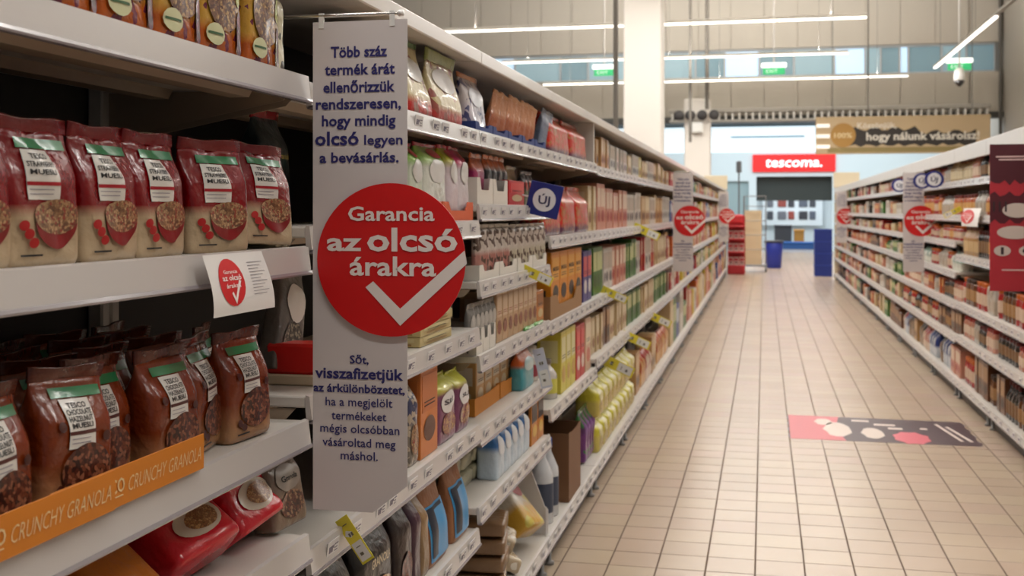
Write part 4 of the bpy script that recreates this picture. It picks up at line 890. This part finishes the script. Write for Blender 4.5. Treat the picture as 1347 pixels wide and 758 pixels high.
def roundsign(px, py, X, r, label, side=1, txts='ÚJ', Y=None, disc=False):
    Y = Y or Yat(px, X); z = Zat(py, X, Y)
    t = thing('new_sign', label, 'sign', (X, Y, z), 0.0); a = r * 1.12
    mb = MB().rbox(-a, a, 0, .003, -a, a, .002).xf(Matrix.Rotation(.22, 4, 'Y')); mb = mb if not disc else MB().prism(ellp(0, 0, a, a * .9, n=28, rings=1)[0][1:], 'y', 0, .003); obj('blue_card', mb, M((30, 40, 120), .45), t)
    g = MB(); flat(g, ellp(0, 0, r * .78, r * .78, n=28), -.001); obj('white_disc', g, M((222, 220, 224), .5), t)
    g = MB(); flat(g, shift(txt(txts, r * .8, r * .78, .02), 0, -r * .28), -.002); g.xf(Matrix.Rotation(.12, 4, 'Y')); obj('lettering', g, M((34, 36, 80), .5), t)
    obj('sign_arm', MB().tube((-side * .09, .006, .02), (0, .006, 0), .003, 6), M((220, 220, 220), .3), t)
roundsign(716, 263, -.80, .056, 'blue card with round white NEW disc on the left run')
notice(-.842, 706, 724, 1.02, .16, 1, 'small hanging paper notice in the third bay', True) if False else None
flag(712, 478, -.84, .25, 'white and blue paper strip hanging in the third bay', .11, (196, 200, 214))
# ---------------------------------------------------------------- farther stock, individual packs
PAL = {
 'cream': ((206, 184, 146), (220, 206, 176), (150, 100, 60)), 'tan': ((190, 152, 104), (206, 180, 140), (120, 80, 50)), 'pink': ((206, 150, 130), (222, 200, 180), (176, 60, 50)),
 'green': ((86, 130, 64), (196, 200, 150), (60, 100, 50)), 'yellow': ((206, 184, 60), (216, 206, 150), (180, 120, 40)), 'red': ((176, 36, 34), (214, 190, 170), (206, 120, 50)),
 'white': ((206, 200, 192), (190, 176, 160), (120, 110, 110)), 'brown': ((120, 78, 48), (176, 140, 100), (70, 44, 30)), 'orange': ((196, 104, 40), (214, 170, 110), (130, 50, 30)),
 'blue': ((60, 84, 150), (200, 206, 214), (40, 44, 80)), 'dark': ((56, 48, 48), (150, 120, 90), (110, 30, 30)), 'teal': ((130, 170, 160), (214, 214, 204), (60, 100, 96))}
PAL = {k: tuple(tuple(int(255 * (q / 255) ** 1.25) for q in c) for c in v) for k, v in PAL.items()}
def far_proto(kind, col, w, h, d):
    c = PAL[col]
    if kind == 'carton': return carton(w, h, d, c, False, 'carton')
    if kind == 'bag': return gen_bag(w, h, d, (c[0], c[1], c[2], c[1]), False, 'food_bag', split=.4)
    if kind == 'bottle': return bottle(w, h, d, c, False)
    return jar(w, h, d, c, False)
PC = {}
def level_name(zs, z): 
    i = sorted(zs + [.14], reverse=True).index(z); return ['top shelf', 'second shelf down', 'third shelf down', 'fourth shelf down', 'fifth shelf down', 'sixth shelf down', 'lowest shelf'][i] if z > .2 else 'lowest shelf'
def stock(side, bi, ya, yb, zs, choice, X=None):
    """individual packs on every shelf of one bay"""
    X = X or (LX if side > 0 else RXF); lv = sorted(zs + [.14], reverse=True)
    for li, z in enumerate(lv):
        if side > 0 and z < .2 and bi == 4: continue
        room = (1.92 if li == 0 else lv[li - 1] - .06) - z - .02
        y = ya + .03; count = {}
        if side > 0 and z < .2 and bi == 5: y = 8.28
        while y < yb - .08:
            kind, col = R.choice(choice[min(li, len(choice) - 1)]); n = R.randint(2, 4)
            w = {'carton': .125, 'bag': .14, 'bottle': .082, 'jar': .088}[kind]; h = min(room * R.uniform(.80, .97), {'carton': .30, 'bag': .26, 'bottle': .30, 'jar': .21}[kind])
            d = {'carton': .14, 'bag': .1, 'bottle': .08, 'jar': .085}[kind]; h = round(h / .02) * .02
            if (kind, col, h) not in PC: PC[(kind, col, h)] = far_proto(kind, col, w, h, d)
            p = PC[(kind, col, h)]
            for k in range(n):
                if y + w > yb - .03: break
                c = count[(kind, col)] = count.get((kind, col), 0) + 1
                put(p, X - side * (.04 + d / 2 + R.uniform(0, .012)), y + w / 2, z + .001, side * PI / 2 + R.uniform(-.06, .06),
                    '%s %s on %s, %s %s bay, %s of its kind' % (col, kind, level_name(zs, z), ORD[bi], 'left' if side > 0 else 'right', ORD[min(c, 20) - 1]), CAT[kind], '%s %ss on the %s run' % (col, kind, 'left' if side > 0 else 'right'))
                y += w + R.uniform(.004, .012)
            y += R.uniform(.005, .03)
C, B_, T_, J = 'carton', 'bag', 'bottle', 'jar'
LCH = [[(C, 'cream'), (C, 'tan'), (C, 'yellow'), (C, 'white'), (C, 'cream')], [(C, 'cream'), (C, 'tan'), (C, 'cream'), (C, 'white'), (C, 'pink')], [(C, 'pink'), (C, 'red'), (C, 'cream'), (C, 'green'), (C, 'white')], [(C, 'cream'), (C, 'pink'), (C, 'green'), (C, 'brown'), (C, 'cream')], [(C, 'cream'), (B_, 'orange'), (B_, 'yellow'), (C, 'tan'), (B_, 'red')]]
# rest of bay 4
for z, a in [(1.73, Yat(788, -.885)), (1.375, Yat(779, -.885)), (1.02, Yat(785, -.885)), (.66, 5.95)]: pass
for i in (4, 5, 6, 7):
    if i == 4:
        zz = [z for z in ZF]; stock(1, i, LB[i], LB[i + 1], zz, LCH[:4] + [[(C, 'cream')]]) 
    else: stock(1, i, LB[i], LB[i + 1], ZF, LCH)
RCH = [[(T_, 'white'), (T_, 'dark'), (T_, 'cream'), (T_, 'pink')], [(T_, 'orange'), (J, 'red'), (T_, 'white'), (J, 'orange')], [(J, 'red'), (J, 'dark'), (T_, 'tan'), (J, 'orange')], [(J, 'pink'), (J, 'brown'), (B_, 'teal'), (B_, 'white'), (J, 'red')], [(J, 'pink'), (C, 'orange'), (J, 'white'), (J, 'dark')], [(J, 'brown'), (T_, 'dark'), (J, 'red'), (C, 'brown')], [(B_, 'red'), (B_, 'dark'), (C, 'pink'), (B_, 'blue'), (C, 'tan')]]
for i in range(1, 6): stock(-1, i, RB[i], RB[i + 1], ZR1 if i < 3 else ZR2, RCH)
# stock too far to pick apart
def far_stock(side, ya, yb, zs, pal, label):
    mb = MB(); zs = [q + .0015 for q in zs]; X = LX if side > 0 else RXF; cols = list(pal); lv = sorted(zs + [.1415], reverse=True)
    for li, z in enumerate(lv):
        room = (1.92 if li == 0 else lv[li - 1] - .06) - z - .02; y = ya + .03
        while y < yb - .15:
            ci = R.randrange(len(cols)); n = R.randint(2, 4); w = R.choice([.07, .09, .12]); h = room * R.uniform(.6, .97); d = .12; x = X - side * (.04 + d / 2)
            for k in range(n):
                if y + w > yb - .03: break
                m = ci * 2
                if w < .08:
                    mb.lathe([(w * .5, z), (w * .5, z + h * .65), (w * .25, z + h * .8), (w * .25, z + h)], 7, x, y + w / 2, m); mb.lathe([(w * .51, z + h * .15), (w * .51, z + h * .5)], 7, x, y + w / 2, m + 1, False)
                else:
                    mb.rbox(x - d / 2, x + d / 2, y, y + w, z, z + h, .006, m); mb.box(x - d / 2 - .002, x + d / 2 + .002, y + w * .12, y + w * .88, z + h * .45, z + h * .85, m + 1)
                y += w + .006
            y += .01
    mats = []
    for c in cols: mats += [M(PAL[c][0], .42, 0, .15), M(PAL[c][1], .42, 0, .15)]
    tag(obj('distant_groceries', mb, mats), label, 'groceries', kind='stuff')
for i in range(8, len(LB) - 1): far_stock(1, LB[i], LB[i + 1], ZF, ['cream', 'yellow', 'red', 'blue', 'orange', 'white', 'pink', 'green'], 'small mixed packs filling the %s left bay, too far to count' % ORD[min(i, 19)])
for i in range(6, len(RB) - 1): far_stock(-1, RB[i], RB[i + 1], ZR2, ['red', 'orange', 'brown', 'white', 'pink', 'green', 'dark', 'cream'], 'small mixed jars and packs filling the %s right bay, too far to count' % ORD[i])
# ---------------------------------------------------------------- right run signs
for px, lb in [(1183, 'round blue and white new sign on the right run, leftmost'), (1213, 'round blue and white new sign on the right run, middle'), (1229, 'round blue and white new sign on the right run, rightmost')]:
    roundsign(px, {1183: 244, 1213: 238, 1229: 236}[px], 1.42, .072, lb, -1, disc=True)
notice(1.478, 1269, 1292, 1.50, .13, -1, 'small paper notice with red disc on the right run', True)
flag(1256, 278, 1.46, -1.1, 'yellow price tag on the right run left of the red board', .10)
# red promotion board standing out from the right shelves
YB = 6.72; xa = Xat(1302, YB)
t = thing('promotion_board', 'tall dark red promotion board with tools and dishes printed on it', 'board', (xa, YB, Zat(383, xa, YB)))
HH = Zat(190, xa, YB) - Zat(383, xa, YB); W = 1.485 - xa + .0
W = .26
W = min(W, 1.475 - xa)
obj('board_sheet', MB().rbox(0, W, 0, .006, 0, HH, .002), M((176, 40, 52), .45), t)
g = MB(); pts = [(0, HH), (W, HH)] ; n = 10
low = [(W - W * k / n, HH * (.74 + .02 * math.cos(k * 2.6))) for k in range(n + 1)]
flat(g, ([(0, HH), (W, HH)] + low, [tuple(range(n + 3))[::-1]]), -.001); obj('dark_top_field', g, M((76, 18, 30), .45), t)
g = MB(); top = [(W * k / n, HH * (.66 + .02 * math.sin(k * 2))) for k in range(n + 1)]; lo = [(W - W * k / n, HH * (.47 + .02 * math.cos(k * 2.1))) for k in range(n + 1)]
flat(g, (top + lo, [(i, i + 1, 2 * n + 1 - i - 1, 2 * n + 1 - i) for i in range(n)]), -.001); obj('dark_middle_field', g, M((84, 20, 32), .45), t)
g = MB(); flat(g, ellp(W * .55, HH * .55, W * .3, HH * .05), -.002); flat(g, ellp(W * .5, HH * .40, W * .36, HH * .045), -.002); flat(g, ellp(W * .25, HH * .275, W * .17, HH * .036), -.002); flat(g, ellp(W * .75, HH * .275, W * .17, HH * .036), -.002); obj('pale_pictures', g, M((206, 190, 180), .45), t)
g = MB(); flat(g, rectp(W * .22, W * .28, HH * .25, HH * .30, 1, 1), -.003); flat(g, ellp(W * .75, HH * .275, W * .1, HH * .02, n=10), -.003)
for k in range(3): flat(g, rectp(W * (.06 + .12 * k), W * (.10 + .12 * k), HH * .54, HH * .61, 1, 1), -.003)
obj('dark_pictures', g, M((50, 30, 36), .45), t)
g = MB()
for k, (a, b) in enumerate([(.2, .92), (.3, .9), (.35, .15)]): flat(g, rectp(W * (.12 + .06 * k), W * (.88 - .06 * k), HH * (b - .01), HH * b, 1, 1), -.003)
obj('printed_lines', g, M((214, 180, 176), .45), t)
obj('board_bracket', MB().rbox(W - .03, W + .0, .006, .03, HH * .2, HH * .8, .002), M((200, 196, 192), .4), t)
# ---------------------------------------------------------------- floor decal
t = thing('floor_sticker', 'pink and dark purple advertising sticker stuck on the floor tiles', 'sticker', (0, 0, .0004))
def FP(px, py):
    d = F * H / (py - 278); u = (px - 673.5) / F * d     # ground point seen at that pixel, measured once and then fixed
    return (u * CS - d * SN, u * SN + d * CS)
a, b, c, d_ = FP(1040, 577), FP(1292, 588), FP(1262, 556), FP(1037, 546)
def dq(s, r): # bilinear
    return tuple((1 - s) * (1 - r) * a[i] + s * (1 - r) * b[i] + s * r * c[i] + (1 - s) * r * d_[i] for i in (0, 1))
def patch(pts, z): return MB().add([dq(*p) + (z,) for p in pts], [tuple(range(len(pts)))])
e1 = [(0, 0), (1, 0)] + [(1 + (.018 if k % 2 else 0), k / 8) for k in range(1, 8)] + [(1, 1), (0, 1)] + [(-.0 - (.012 if k % 2 else 0), k / 8) for k in range(7, 0, -1)]
obj('sticker_sheet', patch(e1, .0002), M((62, 36, 46), .4, b=(20, .05)), t)
obj('pink_field', patch([(0, 0), (.30, 0), (.26, .5), (.30, 1), (0, 1)] + [(0, k / 8) for k in range(7, 0, -1)], .0005), M((196, 84, 96), .4), t)
g = MB()
for s, r, a1, b1 in [(.27, .45, .075, .30), (.46, .35, .06, .22), (.20, .75, .05, .14)]:
    pp = [dq(s + a1 * math.cos(2 * PI * k / 14) * (1 + .12 * math.sin(k * 3)), r + b1 * math.sin(2 * PI * k / 14)) + (.0008,) for k in range(14)]; g.add(pp, [tuple(range(14))])
obj('pale_pictures', g, M((206, 190, 180), .4), t)
pp = [(.66 + .09 * math.cos(2 * PI * k / 16) * (1 + .15 * (k % 2)), .22 + .22 * math.sin(2 * PI * k / 16) * (1 + .15 * (k % 2))) for k in range(16)]; obj('pink_splash', patch(pp, .0007), M((206, 90, 106), .4), t)
g = MB()
for s, r, a1 in [(.42, .86, .1), (.55, .72, .12), (.60, .58, .08), (.76, .62, .04)]: g.add([dq(s - a1 / 2, r - .035) + (.0009,), dq(s + a1 / 2, r - .035) + (.0009,), dq(s + a1 / 2, r + .035) + (.0009,), dq(s - a1 / 2, r + .035) + (.0009,)], [(0, 1, 2, 3)])
for k in range(2): g.add([dq(.84 + .05 * k, .86 - .1 * k) + (.0009,), dq(.86 + .05 * k, .86 - .1 * k) + (.0009,), dq(.93 + .05 * k, .16) + (.0009,), dq(.91 + .05 * k, .16) + (.0009,)], [(0, 3, 2, 1)])
obj('printed_words', g, M((222, 204, 196), .4), t)
# ---------------------------------------------------------------- things at the aisle's end
# red promotional stand
Y = 27.35; xa, xb = Xat(955, Y), Xat(980, Y); xa = max(xa, -.84)
t = thing('red_display_stand', 'red cardboard display stand at the end of the left run', 'display', ((xa + xb) / 2, Y, 0)); w = (xb - xa) / 2
obj('stand_back', MB().rbox(-w, w, .16, .2, 0, 1.38, .02), M((170, 26, 34), .5), t); obj('stand_base', MB().rbox(-w, w, -.2, .16, 0, .22, .02), M((160, 24, 32), .5), t)
obj('stand_header', MB().rbox(-w * .8, w * .8, .1, .16, 1.2, 1.4, .03), M((190, 40, 46), .5), t)
for k in range(3): obj('stand_shelf', MB().rbox(-w, w, -.18, .16, .5 + k * .3, .54 + k * .3, .01), M((186, 40, 46), .5), t)
for k in range(3):
    for j in range(3): p = carton(.10, .18, .12, ((200, 180, 170), (176, 40, 50), (120, 30, 40)), False, 'carton') if k + j == 0 else p; put(p, (xa + xb) / 2 - w * .62 + j * w * .62, Y - .03, (.221 if k == 0 else .541 + (k - 1) * .3), 0, 'small pale carton on the red display stand, %s tier up, %s from left' % (ORD[k], ORD[j]), 'box', 'cartons on the red stand')
# roll cage with boards
Y = 28.6; xa, xb = Xat(977, Y), Xat(1009, Y); W = xb - xa
t = thing('roll_cage', 'grey metal roll cage trolley beside the red stand', 'trolley', (xa, Y, 0))
st = M((140, 140, 142), .35, .6)
obj('cage_base', MB().rbox(0, W, -.3, .3, .14, .18, .01), st, t)
for i, (x, y) in enumerate([(0.03, -.28), (W - .03, -.28), (.03, .28), (W - .03, .28)]):
    obj('caster', MB().lathe([(.055, -.02), (.06, 0), (.055, .02)], 14).xf(Matrix.Translation((x, y, .06)) @ Matrix.Rotation(PI / 2, 4, 'Y')), M((50, 48, 48), .5), t, True)
    obj('caster_fork', MB().box(x - .03, x + .03, y - .03, y + .03, .115, .14), st, t)
    obj('cage_post', MB().tube((x, y, .18), (x, y, 1.85), .014), st, t)
for z in (.55, .9, 1.25, 1.6, 1.85):
    for y in (-.28, .28): obj('cage_bar', MB().tube((.03, y, z), (W - .03, y, z), .008, 6), st, t)
t = thing('board_stack', 'upright beige cardboard sheets standing in the roll cage', 'boards', (xa + .05, Y - .2, .181)); 
for k in range(5): obj('board', MB().rbox(0, .58 * W * 1.2, k * .05, k * .05 + .04, 0, 1.32 - .03 * k, .004), M((206, 184, 150), .7, var=.05), t)
# scanner post
x = Xat(972, 31); tag(obj('signal_post', MB().lathe([(.12, 0), (.12, .03), (.02, .05), (.02, 2.5), (.07, 2.52), (.07, 2.8), (.03, 2.82)], 14, x, 31), M((90, 92, 96), .5)), 'thin grey post with dark head beyond the roll cage', 'post')
# blue bin
Y = 30.5; x = Xat(1018, Y); t = thing('blue_bin', 'blue plastic bin with dark rim beyond the roll cage', 'bin', (x, Y, 0))
obj('bin_body', MB().lathe([(.17, 0), (.19, .02), (.23, .66), (.22, .68)], 18), M((36, 52, 150), .4), t, True); obj('bin_rim', MB().lathe([(.23, .66), (.25, .67), (.25, .71), (.2, .72)], 18), M((40, 40, 50), .4), t, True)
# blue crate stack
Y = 27.0; xa, xb = Xat(1071, Y), Xat(1094, Y); W = xb - xa
for k in range(4):
    z = k * .27; t = thing('blue_crate', 'dark blue plastic crate, %s from the bottom of the stack' % ORD[k], 'crate', ((xa + xb) / 2, Y, z), group='stack of blue crates'); w = W / 2
    m = M((24, 46, 128), .4)
    obj('crate_walls', MB().box(-w, w, -.2, -.185, 0, .262).box(-w, w, .185, .2, 0, .262).box(-w, -w + .015, -.185, .185, 0, .262).box(w - .015, w, -.185, .185, 0, .262).box(-w + .015, w - .015, -.185, .185, 0, .02), m, t)
    obj('crate_rim', MB().box(-w - .01, w + .01, -.21, -.2, .235, .262).box(-w - .01, w + .01, .2, .21, .235, .262), M((34, 60, 150), .4), t)
    for s in (-1, 1): obj('crate_rib', MB().box(s * w * .6 - .01, s * w * .6 + .01, -.208, -.2, .01, .235), m, t)
for o in list(bpy.data.objects):
    if o.parent is None and o.type in ('MESH', 'EMPTY') and not o.get('label') and not o.get('kind'):
        for c in list(o.children_recursive): bpy.data.objects.remove(c)
        bpy.data.objects.remove(o)
print('objects', len(bpy.data.objects))
